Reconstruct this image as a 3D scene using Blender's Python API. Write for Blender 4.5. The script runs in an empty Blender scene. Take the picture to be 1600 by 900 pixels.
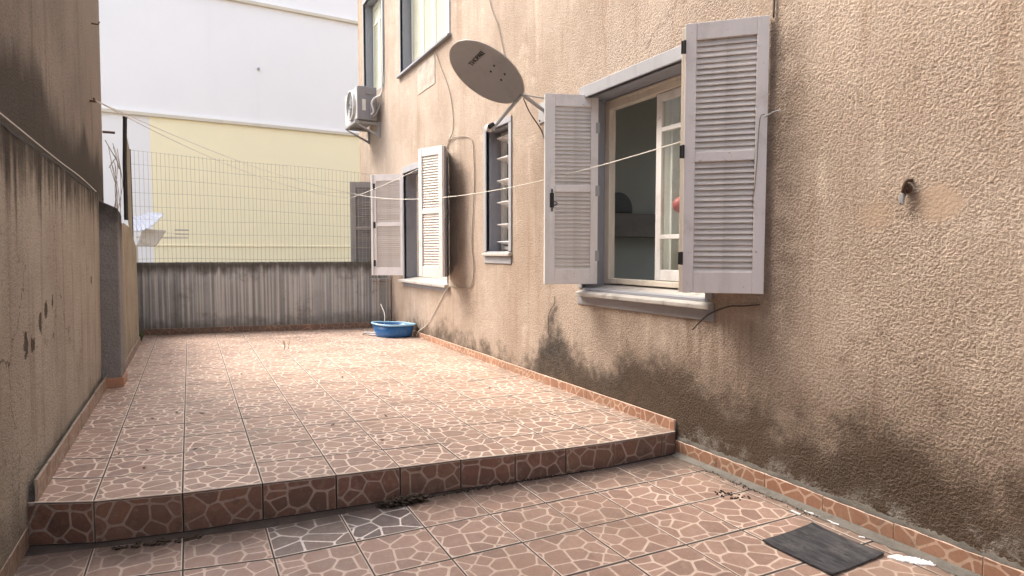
import bpy, bmesh, math, random
import numpy as np
from mathutils import Vector, Matrix
random.seed(7); rng = np.random.default_rng(7)
R = math.radians
sc = bpy.context.scene
col = sc.collection

# ------------------------------------------------------------------ camera, sky, sun, exposure
# origin = camera eye; x to the right (across the yard), y along the yard, z up
cd = bpy.data.cameras.new('camera'); cam = bpy.data.objects.new('camera', cd); col.objects.link(cam)
cd.sensor_width = 36; cd.lens = 21.6; cd.clip_start = 0.05; cd.clip_end = 2000
yaw, pitch = R(27.66), R(3.22)
fw = Vector((math.sin(yaw)*math.cos(pitch), math.cos(yaw)*math.cos(pitch), -math.sin(pitch)))
cam.rotation_euler = fw.to_track_quat('-Z', 'Y').to_euler()
sc.camera = cam
TO_SUN = Vector((-0.42, 0.50, 0.76)).normalized()
elev = math.asin(TO_SUN.z); azim = math.atan2(TO_SUN.x, TO_SUN.y)
w = bpy.data.worlds.new('World'); sc.world = w; w.use_nodes = True
wn = w.node_tree
sky = wn.nodes.new('ShaderNodeTexSky'); sky.sky_type = 'NISHITA'; sky.sun_disc = False
sky.sun_elevation = elev; sky.sun_rotation = azim
sky.air_density = 1.0; sky.dust_density = 6.0; sky.ozone_density = 0.6
bg = wn.nodes['Background']; bg.inputs['Strength'].default_value = 0.15
hs = wn.nodes.new('ShaderNodeHueSaturation'); hs.inputs['Saturation'].default_value = .62     # hazy, milky sky
wn.links.new(sky.outputs[0], hs.inputs['Color']); wn.links.new(hs.outputs[0], bg.inputs[0])
sd = bpy.data.lights.new('sun', 'SUN'); sun = bpy.data.objects.new('sun', sd); col.objects.link(sun)
sd.energy = 0.48; sd.angle = R(24); sd.color = (1.0, 0.93, 0.82)
sun.rotation_euler = (-TO_SUN).to_track_quat('-Z', 'Y').to_euler()
sc.view_settings.view_transform = 'Standard'; sc.view_settings.look = 'None'
sc.view_settings.exposure = 2.14; sc.view_settings.gamma = 1.0

# ------------------------------------------------------------------ node helper
class G:
    def __init__(s, name):
        s.m = bpy.data.materials.new(name); s.m.use_nodes = True
        s.t = s.m.node_tree; s.t.nodes.clear()
        s.out = s.n('ShaderNodeOutputMaterial'); s.b = s.n('ShaderNodeBsdfPrincipled')
        s.t.links.new(s.b.outputs[0], s.out.inputs[0])
    def n(s, ty, **kw):
        x = s.t.nodes.new(ty)
        for k, v in kw.items(): setattr(x, k, v)
        return x
    def put(s, sock, v):
        if isinstance(v, bpy.types.NodeSocket): s.t.links.new(v, sock)
        elif v is not None:
            if isinstance(v, (tuple, list)) and len(v) == 3 and sock.type == 'RGBA': v = (*v, 1)
            sock.default_value = v
    def math(s, op, a, b=None, clamp=False):
        x = s.n('ShaderNodeMath', operation=op); x.use_clamp = clamp
        s.put(x.inputs[0], a); s.put(x.inputs[1], b); return x.outputs[0]
    def add(s, a, b): return s.math('ADD', a, b)
    def mul(s, a, b): return s.math('MULTIPLY', a, b)
    def step(s, v, a, b, c=0.0, d=1.0):
        x = s.n('ShaderNodeMapRange'); x.interpolation_type = 'SMOOTHSTEP'
        for i, q in enumerate((v, a, b, c, d)): s.put(x.inputs[i], q)
        return x.outputs[0]
    def mix(s, f, a, b, mode='MIX'):
        x = s.n('ShaderNodeMix', data_type='RGBA', blend_type=mode)
        s.put(x.inputs[0], f); s.put(x.inputs[6], a); s.put(x.inputs[7], b); return x.outputs[2]
    def pos(s): return s.n('ShaderNodeNewGeometry').outputs['Position']
    def obj(s): return s.n('ShaderNodeTexCoord').outputs['Object']
    def rand(s): return s.n('ShaderNodeObjectInfo').outputs['Random']
    def xyz(s, v):
        x = s.n('ShaderNodeSeparateXYZ'); s.put(x.inputs[0], v); return x.outputs
    def comb(s, a, b, c):
        x = s.n('ShaderNodeCombineXYZ')
        for i, q in enumerate((a, b, c)): s.put(x.inputs[i], q)
        return x.outputs[0]
    def scale(s, v, sc3):
        x = s.n('ShaderNodeVectorMath', operation='MULTIPLY'); s.put(x.inputs[0], v); s.put(x.inputs[1], sc3); return x.outputs[0]
    def vadd(s, v, o):
        x = s.n('ShaderNodeVectorMath', operation='ADD'); s.put(x.inputs[0], v); s.put(x.inputs[1], o); return x.outputs[0]
    def noise(s, v, scale, detail=3, rough=.55, dist=0):
        x = s.n('ShaderNodeTexNoise'); s.put(x.inputs['Vector'], v)
        x.inputs['Scale'].default_value = scale; x.inputs['Detail'].default_value = detail
        x.inputs['Roughness'].default_value = rough; x.inputs['Distortion'].default_value = dist
        return x.outputs[0]
    def vor(s, v, scale, feature='F1', out='Distance', rnd=1.0):
        x = s.n('ShaderNodeTexVoronoi', feature=feature); s.put(x.inputs['Vector'], v)
        x.inputs['Scale'].default_value = scale; x.inputs['Randomness'].default_value = rnd
        return x.outputs[out]
    def set(s, **kw):
        for k, v in kw.items(): s.put(s.b.inputs[k.replace('_', ' ')], v)
        return s
    def bump(s, h, strength=.3, dist=.01):
        x = s.n('ShaderNodeBump'); x.inputs['Strength'].default_value = strength
        x.inputs['Distance'].default_value = dist; s.put(x.inputs['Height'], h)
        s.t.links.new(x.outputs[0], s.b.inputs['Normal']); return s

# ------------------------------------------------------------------ materials
def m_stucco():
    g = G('roughcast'); p = g.pos(); x, y, z = g.xyz(p)
    near = g.step(g.add(y, g.mul(g.noise(p, 1.3), .5)), 2.62, 2.48)            # coarser, browner coat on the near stretch
    big = g.noise(p, 1.1, 4, .6)
    base = g.mix(g.step(big, .35, .68), (.37, .292, .23), (.47, .385, .315))
    base = g.mix(near, base, g.mix(g.step(big, .3, .7), (.40, .312, .24), (.505, .408, .325)))
    streak = g.noise(g.scale(p, (1, 5.5, .45)), 1.6, 4, .6)
    base = g.mix(g.step(streak, .52, .75, 0, .45), base, (.27, .18, .12))
    base = g.mix(g.step(g.noise(g.scale(p, (1, 3, .7)), 2.3, 4, .6), .58, .78, 0, .5), base, (.66, .54, .42))
    # grain colour: crests pale, pits dark
    gr = g.noise(p, 82, 3, .6, .3)
    base = g.mix(g.step(gr, .62, .34, 0, .5), base, g.mix(.42, base, (.10, .065, .04)))
    base = g.mix(g.step(gr, .55, .75, 0, .5), base, (.66, .52, .38))
    spots = g.step(g.noise(p, 11, 5, .75), .66, .74, 0, .55); base = g.mix(spots, base, (.15, .10, .07))
    base = g.mix(g.step(g.noise(p, 3.1, 4, .7), .60, .72, 0, .4), base, (.58, .49, .40))
    cw = g.vadd(p, g.comb(0, g.mul(g.noise(p, 5, 4, .7), .35), g.mul(g.noise(g.vadd(p, (9, 9, 9)), 5, 4, .7), .35)))
    crack = g.mul(g.step(g.vor(g.scale(cw, (0, 1, .6)), .9, 'DISTANCE_TO_EDGE'), .0035, .001), g.step(g.noise(p, 1.2, 2), .54, .64, 0, .35))
    base = g.mix(crack, base, (.09, .06, .04))
    # mould creeping up from the ground
    edge = g.noise(p, 2.4, 5, .65); fine = g.noise(p, 17, 4, .7)
    top = g.add(g.step(y, 4.4, 3.4, -.96, -.70), g.mul(g.step(y, 3.9, 1.4), -.10))
    top = g.add(top, g.mul(g.step(g.math('ABSOLUTE', g.math('SUBTRACT', y, 4.45)), .42, .0), .46))
    h = g.add(g.math('SUBTRACT', top, z), g.add(g.mul(g.math('SUBTRACT', edge, .5), .85), g.mul(g.math('SUBTRACT', fine, .5), .42)))
    mould = g.step(h, -.10, .22, 0, .92)
    base = g.mix(mould, base, g.mix(g.step(fine, .4, .62), (.024, .022, .020), (.074, .066, .056)))
    soft = g.add(g.math('SUBTRACT', g.add(-.60, g.mul(g.step(y, 4.2, 2.6, 1, 0), -.35)), z), g.mul(g.math('SUBTRACT', edge, .5), .9))
    base = g.mix(g.step(soft, -.25, .45, 0, .72), base, (.115, .08, .055))
    # pale efflorescence right above the skirting
    low = g.mul(g.step(z, -1.0, -1.2), g.step(g.noise(p, 6, 4, .7), .50, .66, 0, .75))
    base = g.mix(low, base, (.36, .33, .29))
    # run-off streaks below the sills
    run = g.mul(g.step(z, -1.05, -.4), g.step(z, -.3, -.42))
    run = g.mul(run, g.step(g.math('ABSOLUTE', g.math('SUBTRACT', y, 2.62)), .55, .1))
    base = g.mix(g.mul(run, g.step(g.noise(g.scale(p, (1, 7, .8)), 2.2, 3), .42, .66, 0, .55)), base, (.13, .085, .055))
    # soft shadow of the shutter, painted onto the wall beside it
    shutter_shade = g.mul(g.step(g.math('ABSOLUTE', g.math('SUBTRACT', y, 2.2)), .24, .02), g.mul(g.step(z, -.9, -.3), g.step(z, 1.5, 1.0)))
    base = g.mix(g.mul(shutter_shade, g.step(g.noise(p, 7, 4, .65), .36, .6, .15, .6)), base, (.19, .145, .11))
    # smooth repaired patch beside the rusty hook
    d = g.n('ShaderNodeVectorMath', operation='DISTANCE'); g.put(d.inputs[0], g.scale(p, (0, 1, 1.25))); d.inputs[1].default_value = (0, 1.43, .26)
    patch = g.step(g.add(d.outputs['Value'], g.mul(g.math('SUBTRACT', g.noise(p, 14), .5), .08)), .115, .07)
    d2 = g.n('ShaderNodeVectorMath', operation='DISTANCE'); g.put(d2.inputs[0], g.scale(p, (0, 1, 1.0))); d2.inputs[1].default_value = (0, 1.69, .17)
    patch2 = g.step(g.add(d2.outputs['Value'], g.mul(g.math('SUBTRACT', g.noise(p, 14), .5), .1)), .10, .03)
    pm = g.math('MAXIMUM', patch, g.mul(patch2, .8))
    base = g.mix(g.mul(pm, .6), base, (.47, .34, .24))
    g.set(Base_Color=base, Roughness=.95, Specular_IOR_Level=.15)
    amp = g.mul(g.step(pm, 1, 0, .25, 1), g.mix(near, (.75,)*3, (1.0,)*3))
    patchy = g.step(g.noise(p, 1.7, 4, .65), .30, .66, .45, 1.15)
    amp = g.mul(amp, patchy)
    ht = g.add(g.add(g.step(gr, .30, .72), g.mul(g.noise(p, 190, 2), .5)), g.mul(g.noise(p, 16, 3, .6), .55))
    dn = g.n('ShaderNodeDisplacement'); dn.inputs['Midlevel'].default_value = .85; dn.inputs['Scale'].default_value = .0058
    g.put(dn.inputs['Height'], g.add(.85, g.mul(g.math('SUBTRACT', ht, .85), amp)))
    g.t.links.new(dn.outputs[0], g.out.inputs['Displacement'])
    g.m.displacement_method = 'BOTH'
    return g.m

def m_plaster(name, a, b, dark, top_z, seed=0, grime=.8, grain=60, base_z=-1.0, holes=()):
    g = G(name); p = g.vadd(g.pos(), (seed, 0, 0)); x, y, z = g.xyz(g.pos())
    c = g.mix(g.step(g.noise(p, 1.2, 5, .65), .34, .68), a, b)
    drip = g.noise(g.scale(p, (1, 6.5, .35)), 1.5, 4, .6)
    c = g.mix(g.step(drip, .50, .70, 0, .6), c, dark)
    c = g.mix(g.step(g.noise(p, 4.5, 5, .7), .56, .74, 0, .55), c, (.40, .35, .29))
    # black algae below the coping, long tongues running down
    k = g.add(g.math('SUBTRACT', z, top_z), g.mul(g.math('SUBTRACT', drip, .42), .9))
    k = g.add(k, g.mul(g.math('SUBTRACT', g.noise(p, 9, 4, .7), .5), .25))
    c = g.mix(g.step(k, -.26, .06, 0, grime), c, (.035, .03, .025))
    lowk = g.add(g.math('SUBTRACT', base_z, z), g.mul(g.math('SUBTRACT', g.noise(p, 3, 5, .7), .5), .8))
    c = g.mix(g.step(lowk, -.05, .25, 0, .55), c, (.13, .115, .085))
    gr = g.noise(p, grain, 4, .65)
    c = g.mix(g.step(g.noise(p, 7, 5, .75), .62, .70, 0, .45), c, (.14, .115, .095))
    c = g.mix(g.step(g.noise(g.vadd(p, (3, 3, 3)), 2.6, 5, .7), .58, .68, 0, .35), c, (.45, .42, .38))
    c = g.mix(g.step(gr, .5, .3, 0, .5), c, g.mix(.5, c, (.05, .04, .03)))
    cw = g.vadd(p, g.comb(0, g.mul(g.noise(p, 5, 4, .7), .35), g.mul(g.noise(g.vadd(p, (9, 9, 9)), 5, 4, .7), .35)))
    crack = g.mul(g.step(g.vor(g.scale(cw, (0, 1, .6)), 1.1, 'DISTANCE_TO_EDGE'), .005, .001), g.step(g.noise(p, 1.2, 2), .48, .58, 0, .8))
    c = g.mix(crack, c, (.06, .045, .035))
    pit = 0.0
    for hy, hz, hr in holes:                                           # knocked-out plaster; shade inside the hollows is put into the colour
        dd = g.n('ShaderNodeVectorMath', operation='DISTANCE'); g.put(dd.inputs[0], g.scale(g.pos(), (0, 1, .8))); dd.inputs[1].default_value = (0, hy, hz*.8)
        q = g.step(g.add(dd.outputs['Value'], g.mul(g.math('SUBTRACT', g.noise(p, 16, 4, .7), .5), .16)), hr, hr*.55)
        pit = g.math('MAXIMUM', pit, q)
    if holes: c = g.mix(g.mul(pit, .85), c, (.05, .038, .028))
    g.set(Base_Color=c, Roughness=.95, Specular_IOR_Level=.15)
    g.bump(g.add(g.add(g.math('SUBTRACT', gr, g.mul(pit, 1.5)), g.mul(g.noise(p, 110, 2, .6), .6)), g.mul(g.noise(p, 6, 4, .6), 1.4)), 1.0, .016)
    return g.m

def m_upper_left():
    g = G('weathered_render'); p = g.pos(); x, y, z = g.xyz(p)
    c = g.mix(g.step(g.noise(p, .9, 5, .65), .34, .68), (.21, .18, .155), (.30, .26, .225))
    c = g.mix(g.step(g.add(y, g.mul(g.noise(p, 2), .5)), 5.9, 6.5, 0, .75), c, (.29, .24, .20))   # paler end strip by the corner
    c = g.mix(g.step(g.noise(g.scale(p, (1, 5, .3)), 2.0, 4, .6), .54, .72, 0, .45), c, (.12, .095, .075))
    top = g.add(.80, g.mul(g.math('SUBTRACT', g.noise(g.scale(p, (1, 1, .4)), 1.7, 4), .42), 1.3))
    c = g.mix(g.step(g.math('SUBTRACT', top, z), -.12, .20, 0, .82), c, (.045, .04, .034))
    gr = g.noise(p, 70, 3, .65)
    c = g.mix(g.step(gr, .52, .32, 0, .6), c, g.mix(.6, c, (.03, .025, .02)))
    g.set(Base_Color=c, Roughness=.95, Specular_IOR_Level=.15)
    g.bump(gr, .9, .014); return g.m

def m_far_wall():
    g = G('streaked_concrete'); p = g.pos(); x, y, z = g.xyz(p)
    c = g.mix(g.step(g.noise(p, 1.5, 5, .7), .35, .65), (.29, .29, .285), (.39, .39, .38))
    s = g.noise(g.scale(p, (17, 1, .13)), 1.7, 2, .5)
    c = g.mix(g.step(s, .47, .60, 0, .8), c, (.56, .54, .50))
    c = g.mix(g.step(s, .42, .30, 0, .5), c, (.18, .175, .16))
    c = g.mix(g.step(g.noise(p, 2.2, 5, .7), .54, .72, 0, .65), c, (.14, .13, .105))
    k = g.add(z, g.mul(g.math('SUBTRACT', g.noise(g.scale(p, (3, 1, .6)), 3, 4), .5), .35))
    c = g.mix(g.step(k, -.34, -.17, 0, .85), c, (.075, .068, .055))
    c = g.mix(g.step(g.add(z, g.mul(g.noise(p, 5, 4), .4)), -.62, -.85, 0, .6), c, (.09, .082, .065))
    g.set(Base_Color=c, Roughness=.95, Specular_IOR_Level=.15)
    g.bump(g.add(s, g.mul(g.noise(p, 40, 4, .7), .35)), .8, .03); return g.m

def m_tile(name, bodies, line, dirt=.5, rough=.42, vertical=False):
    """two glazes of one printed tile: the pale veins and the stones (each stone polygon carries its own tone)"""
    return tuple(_glaze(name+sfx, bodies, line, dirt, rough, vertical, st) for sfx, st in (('_veins', False), ('_stones', True)))
def _glaze(name, bodies, line, dirt, rough, vertical, stone):
    g = G(name); o = g.obj(); r = g.rand(); p = g.pos(); px, py, pz = g.xyz(p)
    wn_ = g.n('ShaderNodeTexWhiteNoise', noise_dimensions='1D'); g.put(wn_.inputs['W'], r)
    v = g.vadd(o, g.comb(g.mul(r, 31.7), g.mul(r, 17.3), 0))
    mott = g.noise(v, 55, 5, .75)
    if stone:
        at = g.n('ShaderNodeAttribute'); at.attribute_name = 'tone'; t = at.outputs['Fac']
        c = g.mix(g.step(t, 0, .75), bodies[0], bodies[1]); c = g.mix(g.step(t, .72, 1.0, 0, .8), c, bodies[2])
        c = g.mix(g.step(mott, .34, .66, 0, .5), c, bodies[2])
        c = g.mix(g.step(g.noise(v, 24, 4, .7), .50, .72, 0, .5), c, g.mix(.45, bodies[0], (.42, .36, .31)))
        c = g.mix(g.step(g.noise(v, 90, 3, .7), .62, .74, 0, .4), c, line)
    else:
        c = g.mix(g.step(mott, .40, .72, 0, .45), line, bodies[0])
        c = g.mix(g.step(g.noise(v, 30, 3, .7), .55, .75, 0, .4), c, bodies[1])
    # wear and grime lying over the print
    c = g.mix(g.step(g.noise(p, 1.4, 6, .7), .48, .72, 0, dirt), c, (.20, .145, .105))
    c = g.mix(g.step(g.noise(p, 6.5, 6, .75), .55, .74, 0, dirt), c, (.13, .098, .075))
    c = g.mix(g.step(g.noise(p, 38, 5, .8), .60, .72, 0, dirt*.7), c, (.10, .078, .06))
    c = g.mix(g.mul(wn_.outputs[0], .24), c, (.27, .18, .125))
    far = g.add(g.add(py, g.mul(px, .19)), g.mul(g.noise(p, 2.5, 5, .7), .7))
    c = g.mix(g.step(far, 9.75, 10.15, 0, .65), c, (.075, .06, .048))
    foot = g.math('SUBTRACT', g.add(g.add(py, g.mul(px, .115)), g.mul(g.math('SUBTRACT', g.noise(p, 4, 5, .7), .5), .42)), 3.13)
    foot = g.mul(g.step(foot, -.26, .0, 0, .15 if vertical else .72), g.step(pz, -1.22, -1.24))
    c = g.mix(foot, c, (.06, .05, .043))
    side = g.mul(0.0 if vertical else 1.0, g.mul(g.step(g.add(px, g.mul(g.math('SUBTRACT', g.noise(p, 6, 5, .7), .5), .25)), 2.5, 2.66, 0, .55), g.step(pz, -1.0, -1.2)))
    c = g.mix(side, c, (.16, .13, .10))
    if vertical:
        c = g.mix(g.step(g.noise(p, 9, 5, .75), .55, .72, 0, .5), c, (.07, .05, .04))
    rr = g.step(g.noise(p, 9, 4, .7), .3, .7, rough-.12, rough+.2)
    g.set(Base_Color=c, Roughness=rr, Specular_IOR_Level=.5)
    g.bump(g.add(mott, g.mul(g.noise(p, 14, 3), .6)), .3, .004); return g.m

def m_plain(name, c, rough=.6, var=.25, dark=None, nscale=8, metal=0, spec=.4, bump=.15, streak=False, dirt=.5, chips=0):
    g = G(name); p = g.obj()
    pp = g.scale(p, (1, 1, .25)) if streak else p
    dark = dark or tuple(v*.45 for v in c)
    cc = g.mix(g.step(g.noise(pp, nscale, 5, .7), .48, .78, 0, dirt), c, dark)
    if chips:
        cc = g.mix(g.step(g.noise(p, 26, 5, .7), .655, .69, 0, chips), cc, (.24, .19, .15))
        cc = g.mix(g.step(g.noise(g.vadd(p, (4, 4, 4)), 3.5, 5, .75), .52, .72, 0, .45), cc, (.44, .39, .34))
    cc = g.mix(g.mul(g.rand(), var), cc, tuple(v*.72 for v in c))
    g.set(Base_Color=cc, Roughness=g.step(g.noise(p, nscale*3), .3, .7, rough-.1, min(1, rough+.12)), Metallic=metal, Specular_IOR_Level=spec)
    if bump: g.bump(g.noise(p, nscale*9, 4, .7), bump, .004)
    return g.m

def m_slab(name, c):
    g = G(name); p = g.pos()
    cc = g.mix(g.step(g.noise(p, 7, 6, .75), .42, .72, 0, .8), c, tuple(v*.4 for v in c))
    cc = g.mix(g.step(g.noise(g.scale(p, (9, 1, 1)), 3, 4), .55, .7, 0, .35), cc, tuple(min(1, v*1.5) for v in c))
    g.set(Base_Color=cc, Roughness=.8); g.bump(g.noise(p, 60, 5, .7), .4, .006); return g.m

def m_glass():
    g = G('window_glass')
    tr = g.n('ShaderNodeBsdfTransparent'); gl = g.n('ShaderNodeBsdfGlossy'); gl.inputs['Roughness'].default_value = .03
    tr.inputs['Color'].default_value = (.92, .94, .92, 1)
    lw_ = g.n('ShaderNodeLayerWeight'); lw_.inputs['Blend'].default_value = .5
    mx = g.n('ShaderNodeMixShader'); g.put(mx.inputs[0], g.add(.045, g.mul(g.math('POWER', lw_.outputs['Facing'], 5.0), .9)))
    g.t.links.new(tr.outputs[0], mx.inputs[1]); g.t.links.new(gl.outputs[0], mx.inputs[2])
    g.t.links.new(mx.outputs[0], g.out.inputs[0]); return g.m

def m_facade(name, c, stain):
    g = G(name); p = g.pos(); x, y, z = g.xyz(p)
    cc = g.mix(g.step(g.noise(p, .35, 5, .6), .3, .7, 0, .3), c, stain)
    cc = g.mix(g.step(g.noise(g.scale(p, (4, 1, .12)), .9, 4), .56, .74, 0, .2), cc, stain)
    g.set(Base_Color=cc, Roughness=.9, Specular_IOR_Level=.2); g.bump(g.noise(p, 25, 4, .7), .15, .01); return g.m

def m_mat():
    g = G('slate_sheet'); o = g.obj()
    wv = g.noise(g.scale(o, (28, 5, 1)), 1.6, 5, .65, .9)
    c = g.mix(g.step(wv, .38, .66), (.026, .027, .031), (.075, .074, .077))
    c = g.mix(g.step(g.noise(o, 9, 6, .75), .50, .72, 0, .6), c, (.15, .14, .13))
    c = g.mix(g.step(g.noise(g.scale(o, (60, 6, 1)), 1.5, 4, .7), .62, .70, 0, .45), c, (.22, .21, .20))
    g.set(Base_Color=c, Roughness=.55); g.bump(wv, .5, .004); return g.m

STUCCO = m_stucco()
BWALL = m_plaster('boundary_plaster', (.47, .43, .37), (.38, .335, .28), (.24, .20, .165), .52, grime=.86, holes=((3.93, -.285, .045), (4.12, -.262, .03), (3.80, -.35, .04), (3.62, -.43, .035), (3.48, -.42, .045), (5.6, -.20, .03)))
PILLAR = m_plaster('pillar_concrete', (.30, .29, .285), (.24, .23, .225), (.16, .15, .145), .30, seed=5)
LEFTB = m_upper_left(); FARW = m_far_wall()
TERR = ((.45, .30, .225), (.365, .235, .18), (.275, .185, .148))
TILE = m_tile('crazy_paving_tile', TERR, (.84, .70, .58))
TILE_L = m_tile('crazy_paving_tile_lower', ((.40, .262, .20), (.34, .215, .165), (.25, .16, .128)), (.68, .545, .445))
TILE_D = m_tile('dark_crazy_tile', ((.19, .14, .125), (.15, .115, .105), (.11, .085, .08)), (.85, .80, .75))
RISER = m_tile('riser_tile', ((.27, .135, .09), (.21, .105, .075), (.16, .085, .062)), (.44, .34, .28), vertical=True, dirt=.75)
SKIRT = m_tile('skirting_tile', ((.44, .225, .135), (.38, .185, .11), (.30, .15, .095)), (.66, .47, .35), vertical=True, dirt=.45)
EDGE = m_plain('worn_glaze_edge_lit_lip', (.66, .56, .47), .5, .3, (.4, .31, .25), 12)  # pale worn tile edges; on the step lip it paints the lit edge
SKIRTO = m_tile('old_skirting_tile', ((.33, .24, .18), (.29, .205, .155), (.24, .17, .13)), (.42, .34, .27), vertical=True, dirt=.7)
GROUT = m_slab('grout', (.075, .06, .05)); CEMENT = m_slab('cement', (.17, .155, .13)); CONC = m_slab('grey_concrete', (.33, .33, .335))
TRIM = m_plain('grey_blue_trim', (.33, .33, .345), .75, .1, (.18, .17, .165), 5, streak=True)
REVEAL = m_plain('grey_reveal', (.30, .305, .335), .75, .1, (.17, .165, .165), 5, streak=True)
PAINT = m_plain('lilac_white_paint', (.80, .755, .73), .5, .08, (.48, .42, .37), 7, streak=True, dirt=.4, chips=.75)
PAINTW = m_plain('white_paint', (.78, .76, .73), .5, .1, (.5, .46, .42), 5, streak=True, dirt=.3, chips=.6)
SLATM = m_plain('dusty_slat', (.68, .63, .585), .6, .25, (.30, .26, .235), 9, dirt=.5)
SLATW = m_plain('pale_slat', (.72, .67, .60), .6, .25, (.5, .44, .37), 9, dirt=.4)
GREYP = m_plain('plain_grey', (.27, .255, .25), .7, .2, (.15, .14, .135), 7)  # also carries the shade painted on the far inner shutter leaf
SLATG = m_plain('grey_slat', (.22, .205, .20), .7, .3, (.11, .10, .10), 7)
CREAM = m_plain('cream_wood', (.70, .63, .53), .55, .1, (.36, .29, .21), 6, streak=True)
CREAMS = m_plain('cream_slat', (.66, .65, .52), .6, .15, (.42, .40, .3), 7)
MARBLE = m_plain('worn_marble', (.46, .43, .395), .45, .1, (.19, .17, .155), 7, dirt=.85)
BLACKI = m_plain('black_iron', (.03, .028, .026), .6, .2, (.09, .05, .03), 20)
RUST = m_plain('rusty_iron', (.10, .06, .04), .85, .2, (.05, .03, .02), 20)
GALV = m_plain('galvanised', (.38, .38, .38), .5, .1, (.22, .21, .2), 10, metal=.3)
ACW = m_plain('ac_casing_shaded', (.24, .24, .255), .5, .05, (.28, .27, .26), 5, dirt=.3)  # darker than the front: the casing's shade is put into its colour
ACF = m_plain('ac_front', (.55, .54, .52), .5, .05, (.5, .48, .44), 5, dirt=.3)
DISHM = m_plain('dish_grey', (.30, .31, .32), .55, .05, (.20, .20, .20), 4, dirt=.6)
PLASTW = m_plain('white_plastic', (.68, .66, .62), .45, .1, (.5, .45, .4), 6)
BLUE = m_plain('blue_plastic', (.03, .15, .40), .35, .05, (.04, .16, .36), 8, spec=.5, bump=.05)
BLUER = m_plain('pale_blue_rim', (.30, .52, .70), .35, .05, (.2, .38, .52), 8, spec=.5, bump=.05)
BLACK = m_plain('black_plastic', (.02, .02, .022), .5, .05, None, 8)
ROPE = m_plain('pale_cord', (.70, .67, .60), .8, .05, None, 30)
WIRE = m_plain('grey_cable', (.27, .22, .17), .7, .1, None, 30)
WIRED = m_plain('dark_cable', (.07, .055, .045), .7, .1, None, 30)
MESHW = m_plain('fence_wire', (.34, .31, .24), .6, .1, None, 30)
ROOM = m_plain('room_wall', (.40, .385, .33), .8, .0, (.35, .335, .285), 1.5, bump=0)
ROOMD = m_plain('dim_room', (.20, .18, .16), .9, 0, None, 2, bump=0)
BROWN = m_plain('brown_wood', (.19, .15, .12), .6, .05, None, 4)
DGREY = m_plain('dark_fabric', (.10, .10, .095), .8, .05, None, 8)
REDB = m_plain('red_plastic', (.62, .14, .14), .4, .05, None, 4, bump=0)
CURT = m_plain('curtain_cloth', (.80, .80, .76), .9, .05, (.28, .29, .27), 3)
WHITEW = m_facade('white_facade', (.90, .885, .86), (.80, .785, .77))
YELLOW = m_facade('yellow_facade', (.97, .88, .60), (.95, .85, .57))
CORN = m_facade('cornice_stone', (.70, .64, .52), (.42, .37, .3))
GROUND = m_slab('earth', (.22, .19, .15))
SLATE = m_mat(); GLASS = m_glass()
DEBRIS = m_plain('leaf_litter', (.055, .04, .028), .95, .5, (.02, .015, .01), 25)
LEAFM = m_plain('dry_leaf', (.10, .065, .035), .9, .6, None, 20)
PAINTCHIP = m_plain('white_paint_flakes', (.82, .81, .80), .7, .1, (.6, .58, .55), 20)
TWIG = m_plain('dry_stem', (.30, .22, .12), .9, .3, None, 20)

# ------------------------------------------------------------------ mesh helper
class MB:
    def __init__(s): s.v = []; s.f = []
    def poly(s, pts, faces):
        o = len(s.v); s.v += [tuple(p) for p in pts]; s.f += [tuple(i+o for i in f) for f in faces]; return s
    def box(s, a, b, M=None):
        x0, y0, z0 = a; x1, y1, z1 = b
        pts = [Vector(p) for p in ((x0,y0,z0),(x1,y0,z0),(x1,y1,z0),(x0,y1,z0),(x0,y0,z1),(x1,y0,z1),(x1,y1,z1),(x0,y1,z1))]
        if M: pts = [M @ p for p in pts]
        return s.poly(pts, [(0,3,2,1),(4,5,6,7),(0,1,5,4),(1,2,6,5),(2,3,7,6),(3,0,4,7)])
    def tube(s, path, r, n=6, cap=True):
        P = [Vector(p) for p in path]; rr = r if isinstance(r, (list, tuple)) else [r]*len(P); o = len(s.v)
        up = Vector((.13, .31, .94))
        for i, p in enumerate(P):
            t = (P[min(i+1, len(P)-1)] - P[max(i-1, 0)]).normalized()
            if abs(t.dot(up)) > .95: up = Vector((.94, .2, .1))
            a = t.cross(up).normalized(); b = t.cross(a)
            for k in range(n):
                th = 2*math.pi*k/n; s.v.append(tuple(p + (a*math.cos(th)+b*math.sin(th))*rr[i]))
        for i in range(len(P)-1):
            for k in range(n):
                s.f.append((o+i*n+k, o+i*n+(k+1)%n, o+(i+1)*n+(k+1)%n, o+(i+1)*n+k))
        if cap: s.f.append(tuple(o+k for k in range(n))[::-1]); s.f.append(tuple(o+(len(P)-1)*n+k for k in range(n)))
        return s
    def lathe(s, prof, n=24, M=None):                       # (r, z) profile about local z
        o = len(s.v)
        for r, z in prof:
            for k in range(n):
                p = Vector((r*math.cos(2*math.pi*k/n), r*math.sin(2*math.pi*k/n), z)); s.v.append(tuple(M @ p if M else p))
        for i in range(len(prof)-1):
            for k in range(n): s.f.append((o+i*n+k, o+i*n+(k+1)%n, o+(i+1)*n+(k+1)%n, o+(i+1)*n+k))
        return s
    def data(s, name, m):
        me = bpy.data.meshes.new(name); me.from_pydata(s.v, [], s.f); me.update()
        bm = bmesh.new(); bm.from_mesh(me); bmesh.ops.recalc_face_normals(bm, faces=bm.faces); bm.to_mesh(me); bm.free()
        me.materials.append(m); return me
    def build(s, name, m, parent=None, smooth=False, bevel=0, loc=None, rz=0):
        return link(name, s.data(name, m), parent, smooth, bevel, loc, rz)
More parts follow.
